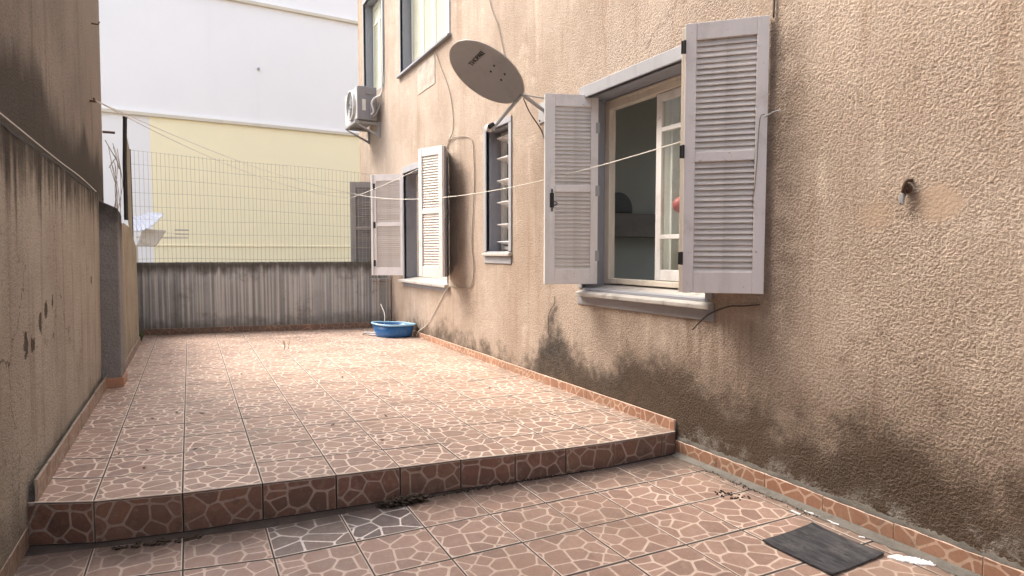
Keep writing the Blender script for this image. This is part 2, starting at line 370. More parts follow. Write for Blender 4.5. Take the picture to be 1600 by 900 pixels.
def link(name, me, parent=None, smooth=False, bevel=0, loc=None, rz=0):
    o = bpy.data.objects.new(name, me); col.objects.link(o)
    if parent: o.parent = parent
    if loc: o.location = loc
    o.rotation_euler.z = rz
    if smooth: me.polygons.foreach_set('use_smooth', [True]*len(me.polygons))
    if bevel:
        b = o.modifiers.new('bevel', 'BEVEL'); b.width = bevel; b.segments = 2; b.limit_method = 'ANGLE'
    return o
def thing(name, label, cat, loc=(0,0,0), group=None):
    o = bpy.data.objects.new(name, None); col.objects.link(o); o.location = loc; o.empty_display_size = .1
    return tag(o, label, cat, group)
def tag(o, label, cat, group=None):
    o['label'] = label; o['category'] = cat
    if group: o['group'] = group
    return o
def stuff(o): o['kind'] = 'stuff'; return o
def structure(o): o['kind'] = 'structure'; return o
def spline(pts, n=8):
    P = [Vector(p) for p in pts]; out = []
    for i in range(len(P)-1):
        a, b, c, d = P[max(i-1,0)], P[i], P[i+1], P[min(i+2, len(P)-1)]
        for k in range(n):
            t = k/n; out.append(.5*((2*b)+(c-a)*t+(2*a-5*b+4*c-d)*t*t+(3*b-a-3*c+d)*t**3))
    return out+[P[-1]]
def sag(a, b, s, n=24):
    a, b = Vector(a), Vector(b)
    return [a.lerp(b, k/n) - Vector((0, 0, 4*s*(k/n)*(1-k/n))) for k in range(n+1)]

# ------------------------------------------------------------------ ground and terraces
W = 2.723; ZU = -1.13
def zl(x, y=0): return -1.318 + .017*(x+.06)                 # the lower floor falls gently to the left
structure(MB().box((-600, -600, -3), (600, 600, -1.46)).build('ground', GROUND))
XS = [-.66, -.418, -.059, .289, .634, .958, 1.29, 1.60, 1.91, 2.234, 2.60, 2.712]
FY = [3.43, 3.322, 3.244, 3.199, 3.147, 3.105, 3.068, 3.015, 2.969, 2.938, 2.93, 2.93]
def fary(x): return 9.85 - (x+.664)*.192
ut = MB()
n = len(XS)
top = [(x-(.08 if i == 0 else 0)+(.1 if i == n-1 else 0), y+.012+(.06 if i == 0 else 0), ZU-.0026) for i, (x, y) in enumerate(zip(XS, FY))]
ring = top + [(2.85, 9.6, ZU-.0026), (-.78, 10.2, ZU-.0026)]
m_ = len(ring)
ut.poly(ring + [(x, y, -1.46) for x, y, z in ring], [tuple(range(m_))] + [(i, (i+1)%m_, m_+(i+1)%m_, m_+i) for i in range(m_)])
UT = structure(ut.build('upper_terrace', GROUT))
lt = MB().poly([(-.78,-3,zl(-.78)-.0026),(2.85,-3,zl(2.85)-.0026),(2.85,3.7,zl(2.85)-.0026),(-.78,3.7,zl(-.78)-.0026),
                (-.78,-3,-1.46),(2.85,-3,-1.46),(2.85,3.7,-1.46),(-.78,3.7,-1.46)], [(0,1,2,3),(0,4,5,1),(1,5,6,2),(2,6,7,3),(3,7,4,0)])
LT = structure(lt.build('lower_terrace', GROUT))

def clip(poly, f):
    out = []
    for i in range(len(poly)):
        a, b = poly[i], poly[(i+1) % len(poly)]; fa, fb = f(a), f(b)
        if fa >= 0: out.append(a)
        if (fa >= 0) != (fb >= 0):
            t = fa/(fa-fb); out.append((a[0]+(b[0]-a[0])*t, a[1]+(b[1]-a[1])*t))
    return out
def area(p): return abs(sum(p[i][0]*p[(i+1)%len(p)][1]-p[(i+1)%len(p)][0]*p[i][1] for i in range(len(p))))/2
def make_print(density, half, d, size=.24):
    """crazy paving print: relaxed Voronoi stones, parted by veins of width 2*half, corners rounded"""
    k = int(density*(2*size)**2); P = [Vector((random.uniform(-size, size), random.uniform(-size, size))) for _ in range(k)]
    def cell(i, sh):
        poly = [(-size, -size), (size, -size), (size, size), (-size, size)]
        for q in range(len(P)):
            if q == i: continue
            m_ = (P[i]+P[q])/2; n_ = (P[i]-P[q])
            if n_.length > .25 or n_.length < 1e-5: continue
            n_ = n_.normalized(); poly = clip(poly, lambda a: (a[0]-m_.x)*n_.x+(a[1]-m_.y)*n_.y-sh)
            if len(poly) < 3: return None
        return poly
    for _ in range(d):
        for i in range(len(P)):
            c = cell(i, 0)
            if c: P[i] = P[i].lerp(Vector((sum(a[0] for a in c)/len(c), sum(a[1] for a in c)/len(c))), .75)
    out = []
    for i in range(len(P)):
        c = cell(i, half*random.uniform(.75, 1.3))
        if c and area(c) > .00006: out.append((c, random.random()))
    return out
def rounded(p):
    out = []; L = len(p)
    for i in range(L):
        a, b, c = Vector(p[i-1]), Vector(p[i]), Vector(p[(i+1) % L])
        for q in (a, c):
            l = (q-b).length
            out.append(tuple(b+(q-b)*(min(.007, l*.3)/l if l > 1e-6 else 0)))
    return out
PRINTS = [make_print(150, .0050, 1) for _ in range(6)]
PRINT_MID = [make_print(115, .0048, 1) for _ in range(4)]
PRINT_BIG = [make_print(75, .0046, 0) for _ in range(3)]
def stones(poly, prints, shift=(0, 0)):
    """stones of a random print cut to a convex polygon"""
    pr = random.choice(prints); fl = random.choice((1, -1)); res = []
    P = [(a[0], a[1]) for a in poly]
    if sum(P[i][0]*P[(i+1)%len(P)][1]-P[(i+1)%len(P)][0]*P[i][1] for i in range(len(P))) < 0: P = P[::-1]
    for c, t in pr:
        q = [(fl*a[0]+shift[0], fl*a[1]+shift[1]) for a in c]
        for i in range(len(P)):
            a, b = P[i], P[(i+1)%len(P)]; ex, ey = b[0]-a[0], b[1]-a[1]; l = math.hypot(ex, ey)
            if l < 1e-6: continue
            q = clip(q, lambda u: ((u[1]-a[1])*ex-(u[0]-a[0])*ey)/l - .0004)
            if len(q) < 3: break
        if len(q) >= 3 and area(q) > .00003: res.append((rounded(q), min(1, max(0, t+random.uniform(-.08, .08)))))
    return res
def add_stones(mb, st, to3):
    tones = [0.0]*len(mb.f)
    for q, t in st: mb.poly([to3(a) for a in q], [tuple(range(len(q)))]); tones.append(t)
    return tones
def finish(mb, name, mats, parent, tones, nbase, up, loc, rz=0, edge=False, bevel=0):
    me = bpy.data.meshes.new(name); me.from_pydata(mb.v, [], mb.f); me.update()
    for m_ in mats: me.materials.append(m_)
    me.materials.append(EDGE); me.materials.append(GROUT)
    a = me.attributes.new('tone', 'FLOAT', 'FACE'); a.data.foreach_set('value', tones)
    up = Vector(up)
    for pg in me.polygons:
        if pg.index >= nbase:
            pg.material_index = 1
            if pg.normal.dot(up) < 0: pg.flip()
        elif abs(up.z) > .5 and abs(pg.normal.z) < .2: pg.material_index = 3          # sides bedded in grout
        elif edge and len(pg.vertices) == 4 and abs(pg.normal.z) > .2 and pg.area < .004: pg.material_index = 2
    return link(name, me, parent, loc=loc, rz=rz)
def tile(poly, zf, m, parent, name='tile', gap=.0036, ins=.0036, th=.011, jit=.0008, prints=None):
    my = sum(p[1] for p in poly)/len(poly); hy = max(abs(p[1]-my) for p in poly); kk = 1-.0028/max(.05, hy)
    poly = [(p[0], my+(p[1]-my)*kk) for p in poly]                    # cross joints are a little wider than the long ones
    cx = sum(p[0] for p in poly)/len(poly); cy = sum(p[1] for p in poly)/len(poly)
    def inset(p, d):
        q = []
        L = len(p)
        for i in range(L):
            a, b, c = Vector(p[i-1]), Vector(p[i]), Vector(p[(i+1)%L])
            e1 = (b-a); e2 = (c-b)
            if e1.length < 1e-6 or e2.length < 1e-6: q.append(b); continue
            n1 = Vector((-e1.y, e1.x)).normalized(); n2 = Vector((-e2.y, e2.x)).normalized()
            k = n1+n2; den = max(.35, 1+n1.dot(n2)); q.append(b + k*(d/den))
        return q
    if sum(poly[i][0]*poly[(i+1)%len(poly)][1]-poly[(i+1)%len(poly)][0]*poly[i][1] for i in range(len(poly))) < 0: poly = poly[::-1]
    o1 = inset(poly, gap); o2 = inset(poly, gap+ins)
    j = random.uniform(-jit, jit); tx, ty = random.uniform(-.002, .002), random.uniform(-.002, .002)
    z0 = zf(cx, cy)
    def Z(p): return zf(p[0], p[1]) - z0 + j + tx*(p[0]-cx) + ty*(p[1]-cy)
    L = len(poly)
    v = [(p.x-cx, p.y-cy, Z(p)-th) for p in o1] + [(p.x-cx, p.y-cy, Z(p)-.0012) for p in o1] + [(p.x-cx, p.y-cy, Z(p)) for p in o2]
    f = [tuple(range(2*L, 3*L))]
    for r in (0, L): f += [(r+i, r+(i+1)%L, r+L+(i+1)%L, r+L+i) for i in range(L)]
    mb = MB().poly(v, f); nb = len(mb.f)
    sh = (0, 0) if area(poly) > .08 else (random.uniform(-.05, .05), random.uniform(-.05, .05))
    tn = add_stones(mb, stones([(p.x-cx, p.y-cy) for p in o2], prints or PRINTS, sh), lambda a: (a[0], a[1], Z((a[0]+cx, a[1]+cy))+.00025))
    return finish(mb, name, m, parent, tn, nb, (0, 0, 1), (cx, cy, z0), edge=random.random() < .55)
def upright(name, m, parent, L, h, za, zb, t0, t1, front, loc, rz, prints=None):
    """thin upright tile, x along, local y its thickness; front = the y of its printed face"""
    e = .0016
    jg = .0016+.0007*(h[0] > .12)*3
    q = [(jg, za), (L-jg, zb), (L-jg, zb+h[1]), (jg, za+h[0])]
    qi = [(q[0][0]+e, q[0][1]+e), (q[1][0]-e, q[1][1]+e), (q[2][0]-e, q[2][1]-e), (q[3][0]+e, q[3][1]-e)]
    back = t1 if front == t0 else t0; rim = front+(back-front)*.12
    mb = MB().poly([(x, back, z) for x, z in q]+[(x, rim, z) for x, z in q]+[(x, front, z) for x, z in qi],
                   [(0,1,2,3), (8,9,10,11)]+[(r+i, r+(i+1)%4, r+4+(i+1)%4, r+4+i) for r in (0, 4) for i in range(4)])
    me = bpy.data.meshes.new('t'); me.from_pydata(mb.v, [], mb.f); bm = bmesh.new(); bm.from_mesh(me); bmesh.ops.recalc_face_normals(bm, faces=bm.faces)
    bm.faces.ensure_lookup_table(); mb.f = [tuple(v.index for v in f.verts) for f in bm.faces]; bm.free(); bpy.data.meshes.remove(me)
    nb = len(mb.f); dy = -.00025 if front < back else .00025
    sh = (L/2+random.uniform(-.02, .02), (za+zb)/2+h[0]/2+random.uniform(-.08, .08))
    tn = add_stones(mb, stones(qi, prints or PRINTS, sh), lambda a: (a[0], front+dy, a[1]))
    return finish(mb, name, m, parent, tn, nb, (0, -1 if front < back else 1, 0), loc, rz)
zu = lambda x, y: ZU
dirtkeep = []
for c in range(n-1):
    x0, x1 = XS[c], XS[c+1]; off = random.uniform(-.012, .012) if c else 0
    j = 0
    while True:
        ya, yb = FY[c]+j*.3365, FY[c+1]+j*.3365
        if min(ya, yb) > fary(x0)-.02: break
        q = .0 if j == 0 else off
        p = [(x0, ya+q), (x1, yb+q), (x1, yb+.3365+off), (x0, ya+.3365+off)]
        p = clip(p, lambda a: fary(a[0])-.012-a[1])
        if len(p) > 2 and area(p) > .004: tile(p, zu, TILE, UT)
        j += 1
# pale strip added along the step lip to paint its lit edge
for c in range(n-1):
    x0, x1, y0, y1 = XS[c], XS[c+1], FY[c], FY[c+1]
    if c == 0: x0, y0 = -.705, 3.45
    L = math.hypot(x1-x0, y1-y0)
    nb = MB().box((.002, -.0024, -.0035), (L-.002, .0045, .0016)); nb.build('lit_lip_strip', EDGE, UT, bevel=.001, loc=(x0, y0, ZU), rz=math.atan2(y1-y0, x1-x0))
    # riser tile below
    za, zb = zl(x0), zl(x1); h0, h1 = ZU-.010-za, ZU-.010-zb
    upright('riser_tile', RISER, UT, L, (h0, h1), -h0, -h1, -.002, .010, -.002, (x0, y0+random.uniform(-.001, .001), ZU-.009), math.atan2(y1-y0, x1-x0), PRINT_MID)
# lower floor
def row(x, j): return 2.775 - .06*x + max(0, .3-x)*.18 - .336*j
for c in range(n-1):
    x0, x1 = XS[c], XS[c+1]
    if c == 0: x0 = -.70
    for j in range(-1, 14):
        p = [(x0, row(x0, j+1)), (x1, row(x1, j+1)), (x1, row(x1, j)), (x0, row(x0, j))]
        a, b = FY[c], FY[c+1]
        p = clip(p, lambda q: (a+(b-a)*(q[0]-x0)/(x1-x0)) - .012 - q[1])
        if len(p) < 3 or area(p) < .003: continue
        dk = j == -1 and c in (3, 4)
        t = tile(p, lambda x, y: zl(x), TILE_D if dk else TILE_L, LT, prints=PRINT_BIG if dk else PRINT_MID)
        if dk: t['label'] = 'dark purplish replacement tile with bold white lines'

# ------------------------------------------------------------------ apartment building on the right
BLD = thing('apartment_building', 'roughcast sandy apartment building with louvred shutters along the right side of the terrace', 'building', (2.723, 5, -1.4))
BLD.location = (0, 0, 0)
OPEN = dict(near=(2.70, 4.00, -.27, 1.19), narrow=(5.25, 5.75, .02, 1.24), far=(6.85, 8.50, -.36, 1.13), upper=(6.75, 8.58, 2.53, 4.0), corner=(9.42, 10.62, 2.60, 4.2))
Y0, Y1, Z0, Z1 = -3.0, 10.85, -1.46, 7.5
def lines(lo, hi, flo, fhi, d, coarse, keys):
    a = list(np.arange(lo, flo, coarse)) + list(np.arange(flo, fhi, d)) + list(np.arange(fhi, hi, coarse)) + [hi]
    for k in keys:
        if lo < k < hi: a = [q for q in a if abs(q-k) > d*.45]; a.append(k)
    return np.array(sorted(set(round(float(q), 5) for q in a)))
ys = lines(Y0, Y1, .85, 5.6, .0095, .05, [v for o in OPEN.values() for v in o[:2]])
zs = lines(Z0, Z1, -1.30, 1.9, .0095, .06, [v for o in OPEN.values() for v in o[2:]])
ny, nz = len(ys), len(zs)
yy, zz = np.meshgrid(ys, zs, indexing='ij')
V = np.stack([np.full_like(yy, W), yy, zz], -1).reshape(-1, 3)
ic, jc = np.meshgrid(np.arange(ny-1), np.arange(nz-1), indexing='ij')
cy, cz = (ys[:-1]+ys[1:])[ic]/2, (zs[:-1]+zs[1:])[jc]/2
keep = np.ones_like(ic, bool)
for a, b, c_, d in OPEN.values(): keep &= ~((cy > a) & (cy < b) & (cz > c_) & (cz < d))
ic, jc = ic[keep], jc[keep]
F = np.stack([ic*nz+jc, ic*nz+jc+1, (ic+1)*nz+jc+1, (ic+1)*nz+jc], -1)
me = bpy.data.meshes.new('wall')
me.vertices.add(len(V)); me.vertices.foreach_set('co', V.ravel())
me.loops.add(F.size); me.loops.foreach_set('vertex_index', F.ravel().astype(np.int32))
me.polygons.add(len(F)); me.polygons.foreach_set('loop_start', np.arange(0, F.size, 4, dtype=np.int32))
me.polygons.foreach_set('use_smooth', np.ones(len(F), bool)); me.update(calc_edges=True)
me.materials.append(STUCCO); 
if me.polygons[0].normal.x > 0: me.flip_normals()
link('wall', me, BLD)
# the rest of the shell: end wall, roof slab, rear, plain inner faces
sh = MB().box((W+.012, Y1-.012, Z0), (6.3, Y1+.22, Z1)); sh.box((W-.1, Y0, Z1), (6.5, Y1+.22, Z1+.25)); wy0, wy1, wz0, wz1 = 2.0, 4.7, -.9, 1.6
for a, c in (((Y0, Z0), (wy0, Z1)), ((wy1, Z0), (Y1-.012, Z1)), ((wy0, Z0), (wy1, wz0)), ((wy0, wz1), (wy1, Z1))): sh.box((6.1, a[0], a[1]), (6.3, c[0], c[1]))  # gap left in the rear wall, added to light the room
sh.box((W+.012, Y0-.2, Z0), (6.3, Y0, Z1))
sh.build('shell', m_plaster('end_wall_plaster', (.48, .36, .26), (.40, .29, .20), (.27, .19, .13), 9), BLD)

def reveal(o, depth, m=REVEAL, th=.02):
    y0, y1, z0, z1 = o
    b = MB(); x0, x1 = W-.004, W+depth
    b.box((x0, y0-th, z0-th), (x1, y0, z1+th)); b.box((x0, y1, z0-th), (x1, y1+th, z1+th))
    b.box((x0, y0, z1), (x1, y1, z1+th)); b.box((x0, y0, z0-th), (x1, y1, z0))
    return b.build('window', m, BLD, bevel=.003)
def room(o, depth, m, front=.3):
    y0, y1, z0, z1 = o; x0, x1 = W+front, W+depth
    ya, yb, za, zb = y0-.9, y1+1.4, z0-.9, z1+.7
    b = MB(); t = .05
    b.box((x1, ya, za), (x1+t, yb, zb)); b.box((x0, ya-t, za), (x1, ya, zb)); b.box((x0, yb, za), (x1, yb+t, zb))
    b.box((x0, ya, za-t), (x1, yb, za)); b.box((x0, ya, zb), (x1, yb, zb+t))
    # inner skin of the outside wall round the opening
    b.box((x0-.03, ya, za), (x0, y0, zb)); b.box((x0-.03, y1, za), (x0, yb, zb)); b.box((x0-.03, y0, za), (x0, y1, z0)); b.box((x0-.03, y0, z1), (x0, y1, zb))
    return b.build('room', m, BLD)
def trim(parent, o, wl, wr, ht, hb, proud=.016, m=TRIM, below=True):
    y0, y1, z0, z1 = o
    b = MB(); xa, xb = W-proud, W+.03
    if ht: b.box((xa, y0-wr, z1), (xb, y1+wl, z1+ht))
    if wl: b.box((xa+.002, y1, z0), (xb, y1+wl, z1-.001))
    if wr: b.box((xa+.002, y0-wr, z0), (xb, y0, z1-.001))
    if hb: b.box((xa+.004, y0-wr-.01, z0-hb), (xb, y1+wl+.01, z0-.022))
    return b.build('trim', m, parent, bevel=.005)
def sill(parent, y0, y1, zb, zf, xf, xb, th=.03, m=MARBLE):
    b = MB().poly([(xf,y0,zf-th),(xf,y1,zf-th),(xb,y1,zb-th),(xb,y0,zb-th),(xf,y0,zf),(xf,y1,zf),(xb,y1,zb),(xb,y0,zb)],
                  [(0,3,2,1),(4,5,6,7),(0,1,5,4),(1,2,6,5),(2,3,7,6),(3,0,4,7)])
    return b.build('sill', m, parent, bevel=.006)

_slat = {}
def slat_mesh(L, m):
    k = (round(L, 3), m.name)
    if k not in _slat:
        b = MB(); t = .0036; wd = .0205
        sec = [(-t*.6, wd), (t*.6, wd), (t, wd*.7), (t, -wd*.7), (t*.6, -wd), (-t*.6, -wd), (-t, -wd*.7), (-t, wd*.7)]
        A = R(24); q = [(u*math.cos(A)+v*math.sin(A), -u*math.sin(A)+v*math.cos(A)) for u, v in sec]
        b.poly([(0, u, v) for u, v in q] + [(L, u, v) for u, v in q], [tuple(range(8)), tuple(range(15, 7, -1))] + [(i, (i+1)%8, 8+(i+1)%8, 8+i) for i in range(8)])
        _slat[k] = b.data('slat', m)
    return _slat[k]
def shutter(hx, hy, fx, fy, z0, z1, m, ms, singles=True, flip=False, hinges=None, parent=None, t=.036, st=.058, nsl=20, name='shutter', lab=None, zmf=.49):
    """louvred leaf from its hinge stile (hx,hy) to its free stile (fx,fy)"""
    L = math.hypot(fx-hx, fy-hy); H = z1-z0; rz = math.atan2(fy-hy, fx-hx); par = parent or BLD
    b = MB(); h = t/2; rt_, rm, rb_ = .090, .052, .115
    b.box((0, -h, 0), (st, h, H)); b.box((L-st, -h, 0), (L, h, H))
    zm = H*zmf
    for a, c in ((0, rb_), (zm, zm+rm), (H-rt_, H)): b.box((st+.0006, -h+.0015, a), (L-st-.0006, h-.0015, c))
    o = b.build(name, m, par, bevel=.0025, loc=(hx, hy, z0), rz=rz)
    if lab: o['label'] = lab
    jb = MB(); sm = slat_mesh(L-2*st, ms)
    for a, c in ((rb_, zm), (zm+rm, H-rt_)):
        for i in range(nsl):
            z = a + (c-a)*(i+.5)/nsl
            if singles:
                s = bpy.data.objects.new('slat', sm); col.objects.link(s); s.parent = o; s.location = (st, 0, z)
                s.rotation_euler = (R(random.gauss(0, 2.6)), 0, 0)
                if flip: s.rotation_euler = (s.rotation_euler[0], 0, math.pi); s.location = (L-st, 0, z)
            else:
                vs = [v.co.copy() for v in sm.vertices]
                if flip: vs = [Vector((L-2*st-v.x, -v.y, v.z)) for v in vs]
                jb.poly([(v.x+st, v.y, v.z+z) for v in vs], [tuple(p.vertices) for p in sm.polygons])
    if not singles: stuff(jb.build('slat', ms, o))
    for side, zz_ in (hinges or []):
        hb = MB().box((-.014, side*h-.004, -.042), (.014, side*h+.004, .042)); hb.tube([(0, side*(h+.006), -.045), (0, side*(h+.006), .045)], .007, 8)
        hb.build('hinge', BLACKI, o, loc=(.0, 0, H*zz_))
    return o

# --- near window -----------------------------------------------------------
o = OPEN['near']; wdw = reveal(o, .26); trim(wdw, o, .05, .06, .09, .13)
sill(wdw, 2.63, 4.03, -.235, -.300, W-.055, W+.27)
lip = MB().box((W+.0, 2.66, -.345), (W+.02, 4.0, -.332)); 
x = W+.20
fr = MB().box((x, 3.94, -.24), (x+.06, 4.0, 1.19)); fr.box((x, 2.70, -.24), (x+.06, 2.76, 1.19)); fr.box((x-.002, 2.761, 1.115), (x+.06, 3.939, 1.19)); fr.box((x-.002, 2.761, -.235), (x+.06, 3.939, -.195))
fr.box((x-.012, 2.78, 1.165), (x-.003, 3.93, 1.185))
fr.build('window_frame', CREAM, wdw, bevel=.004)
sa = MB(); xs_ = x+.008; y0, y1 = 2.765, 3.405
for a, b_ in (((y1-.055, -.19), (y1, 1.11)), ((y0, -.19), (y0+.055, 1.11)), ((y0+.0555, 1.055), (y1-.0555, 1.11)), ((y0+.0555, -.19), (y1-.0555, -.115)), ((y0+.0555, .845), (y1-.0555, .875)), ((y0+.0555, .100), (y1-.0555, .130))):
    sa.box((xs_, a[0], a[1]), (xs_+.035, b_[0], b_[1]))
sash = sa.build('sash', PAINTW, wdw, bevel=.003)
for za, zb in ((-.115, .10), (.13, .845), (.875, 1.055)):
    MB().box((xs_+.015, y0+.05, za-.004), (xs_+.019, y1-.05, zb+.004)).build('pane', GLASS, wdw)
# the room: it runs through to an unseen rear opening, added to bring in light
rx0, rx1, ry0, ry1, rz0, rz1 = W+.30, 6.10, 1.8, 5.22, -1.1, 1.75
b = MB(); t = .05; wy0, wy1, wz0, wz1 = 2.0, 4.7, -.9, 1.6
b.box((rx0, ry0-t, rz0), (rx1, ry0, rz1)); b.box((rx0, ry1, rz0), (rx1, ry1+t, rz1)); b.box((rx0, ry0, rz0-t), (rx1, ry1, rz0)); b.box((rx0, ry0, rz1), (rx1, ry1, rz1+t))
y0, y1, z0, z1 = o
b.box((rx0-.03, ry0, rz0), (rx0, y0, rz1)); b.box((rx0-.03, y1, rz0), (rx0, ry1, rz1)); b.box((rx0-.03, y0, rz0), (rx0, y1, z0)); b.box((rx0-.03, y0, z1), (rx0, y1, rz1))
b.box((rx1-.06, ry0, rz0), (rx1-.01, wy0, rz1)); b.box((rx1-.06, wy1, rz0), (rx1-.01, ry1, rz1)); b.box((rx1-.06, wy0, rz0), (rx1-.01, wy1, wz0)); b.box((rx1-.06, wy0, wz1), (rx1-.01, wy1, rz1))
b.build('room', ROOM, BLD)
b = MB().box((rx0+.01, 4.96, .165), (5.9, 5.215, .404)); tag(b.build('wall_shelf', BROWN, bevel=.01), 'dark brown shelf inside the room seen through the open window pane', 'shelf')
b = MB(); pts = []
for k in range(13): pts.append((.17*math.cos(math.pi*k/12), .21*math.sin(math.pi*k/12)**.8))
b.poly([(u, -.05, v) for u, v in pts] + [(u, .05, v) for u, v in pts], [tuple(range(13)), tuple(range(25, 12, -1))] + [(i, i+1, 14+i, 13+i) for i in range(12)] + [(12, 0, 13, 25)])
tag(b.build('cushion', DGREY, bevel=.02, loc=(3.84, 5.04, .405)), 'dark grey rounded cushion standing on the shelf inside the open window', 'cushion')
cu = MB(); nn = 40
P = [(x+.12+.02*math.sin(k*1.3)+.008*math.sin(k*2.9), 2.72+k*.77/nn) for k in range(nn+1)]
cu.poly([(a, y, -.18) for a, y in P]+[(a, y, 1.12) for a, y in P]+[(a+.004, y, -.18) for a, y in P]+[(a+.004, y, 1.12) for a, y in P],
        [(k, k+1, nn+2+k, nn+1+k) for k in range(nn)]+[(2*nn+2+k, 3*nn+3+k, 3*nn+4+k, 2*nn+3+k) for k in range(nn)])
tag(cu.build('curtain', CURT, smooth=True), 'grey net curtain hanging behind the right sash of the large window', 'curtain')
b = MB().lathe([(.001, -.055)]+[(.055*math.cos(R(a)), .055*math.sin(R(a))) for a in range(-75, 80, 15)]+[(.012, .056), (.008, .066), (.001, .068)], 16)
tag(b.build('ball', REDB, smooth=True, loc=(x+.085, 3.235, .335)), 'small red ball behind the glass of the large window sash', 'ball')
# leaves: the right one folds in two, the left one is a single leaf with a bolt
hz = [(-1, .12), (-1, .5), (-1, .88)]
inner = shutter(2.75, 2.765, 2.432, 2.600, -.215, 1.233, CREAM, SLATM, singles=False, name='shutter', lab='hinged inner leaf of the folding shutter, seen edge-on')
outer = shutter(2.410, 2.572, 2.705, 2.275, -.215, 1.233, PAINT, SLATM, hinges=None)
for f_ in (.13, .53, .915):
    hb = MB().box((-.022, -.024, -.034), (.004, -.016, .034)); hb.tube([(-.004, -.023, -.036), (-.004, -.023, .036)], .0065, 8)
    hb.build('hinge', BLACKI, outer, loc=(.0, .0, 1.448*f_))
MB().tube(spline([(.405, -.024, .94), (.385, -.023, .93), (.377, -.0215, .85), (.372, -.0215, .7), (.362, -.021, .55), (.352, -.0205, .47)]), .0022, 6).build('string', WIRE, outer)
left = shutter(2.815, 3.945, 2.445, 4.085, -.238, 1.212, PAINT, SLATM, lab='single shutter leaf with a black bolt', flip=True)
# meeting strip, bolt and edge rebate on the left leaf
L = math.hypot(.37, .14)
MB().box((L-.016, .018, .0), (L+.022, .030, 1.45)).box((L+.0005, -.012, 0), (L+.022, .0175, 1.449)).build('meeting_strip', PAINTW, left, bevel=.002)
bo = MB().box((L-.050, .0185, .59), (L-.018, .026, .70)).tube([(L-.034, .03, .56), (L-.034, .03, .73)], .006, 8).tube(spline([(L-.05, .024, .635), (L-.068, .034, .63), (L-.07, .034, .612), (L-.05, .024, .605)], 4), .004, 6)
bo.build('bolt', BLACKI, left, bevel=.002)
for z in (.22, .72, 1.2): MB().box((-.01, .0181, -.04), (.02, .023, .04)).build('hinge', GALV, left, loc=(.0, 0, z))

# --- narrow louvred window -------------------------------------------------
o = OPEN['narrow']; wdw = reveal(o, .24); trim(wdw, o, .06, .06, .06, .0)
MB().box((W-.012, 5.20, -.10), (W+.02, 5.80, -.03)).build('trim', TRIM, wdw, bevel=.004)
sill(wdw, 5.19, 5.80, .035, .005, W-.04, W+.25, .032)
x = W+.16
fr = MB().box((x, 5.25, .03), (x+.05, 5.30, 1.24)); fr.box((x, 5.70, .03), (x+.05, 5.75, 1.24)); fr.box((x+.001, 5.3005, 1.19), (x+.05, 5.6995, 1.24)); fr.box((x+.001, 5.3005, .035), (x+.05, 5.6995, .075))
fr.build('window_frame', PAINTW, wdw, bevel=.003)
for z in (1.15, .945, .72, .50, .275, .10):
    M = Matrix.Translation((x+.0, 0, z)) @ Matrix.Rotation(R(16), 4, 'Y')
    MB().box((-.075, 5.302, -.004), (.075, 5.698, .004), M).build('louvre_blade', PAINTW, wdw, bevel=.001)
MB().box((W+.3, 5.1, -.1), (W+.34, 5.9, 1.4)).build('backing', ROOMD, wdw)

# --- far ground-floor window ------------------------------------------------
o = OPEN['far']; wdw = reveal(o, .24); trim(wdw, o, .05, .02, .085, .10)
sill(wdw, 6.78, 8.62, -.325, -.372, W-.07, W+.25, .035)
x = W+.18
fr = MB().box((x, 8.43, -.33), (x+.06, 8.5, 1.13)); fr.box((x, 6.85, -.33), (x+.06, 6.92, 1.13)); fr.box((x+.001, 6.921, 1.07), (x+.06, 8.429, 1.13)); fr.box((x+.001, 6.921, -.33), (x+.06, 8.429, -.28)); fr.box((x+.002, 7.64, -.279), (x+.058, 7.71, 1.069))
fr.build('window_frame', CREAM, wdw, bevel=.004)
for a, b_ in ((6.92, 7.64), (7.71, 8.43)): MB().box((x+.03, a-.004, -.284), (x+.034, b_+.004, 1.074)).build('pane', GLASS, wdw)
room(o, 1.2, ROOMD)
s1 = shutter(2.74, 8.55, 2.375, 8.875, -.316, 1.134, PAINT, SLATM, lab='left leaf of the far window shutter')
for f_ in (.12, .5, .88): MB().box((-.045, .0185, -.045), (-.015, .026, .045)).build('hinge', BLACKI, s1, loc=(math.hypot(.365, .325), 0, 1.45*f_), rz=0)
MB().box((.0, .019, .0), (.03, .034, 1.45)).build('meeting_strip', PAINTW, s1, loc=(math.hypot(.365, .325)-.012, 0, 0), bevel=.002)
s2 = shutter(2.705, 6.80, 2.525, 6.43, -.262, 1.185, GREYP, SLATG, singles=False, lab='inner leaf of the far folding shutter, its louvres in shade')  # grey colours stand in for the shade on this leaf
s3 = shutter(2.350, 6.765, 2.500, 6.405, -.262, 1.185, PAINTW, SLATW, lab='white outer leaf of the far folding shutter')

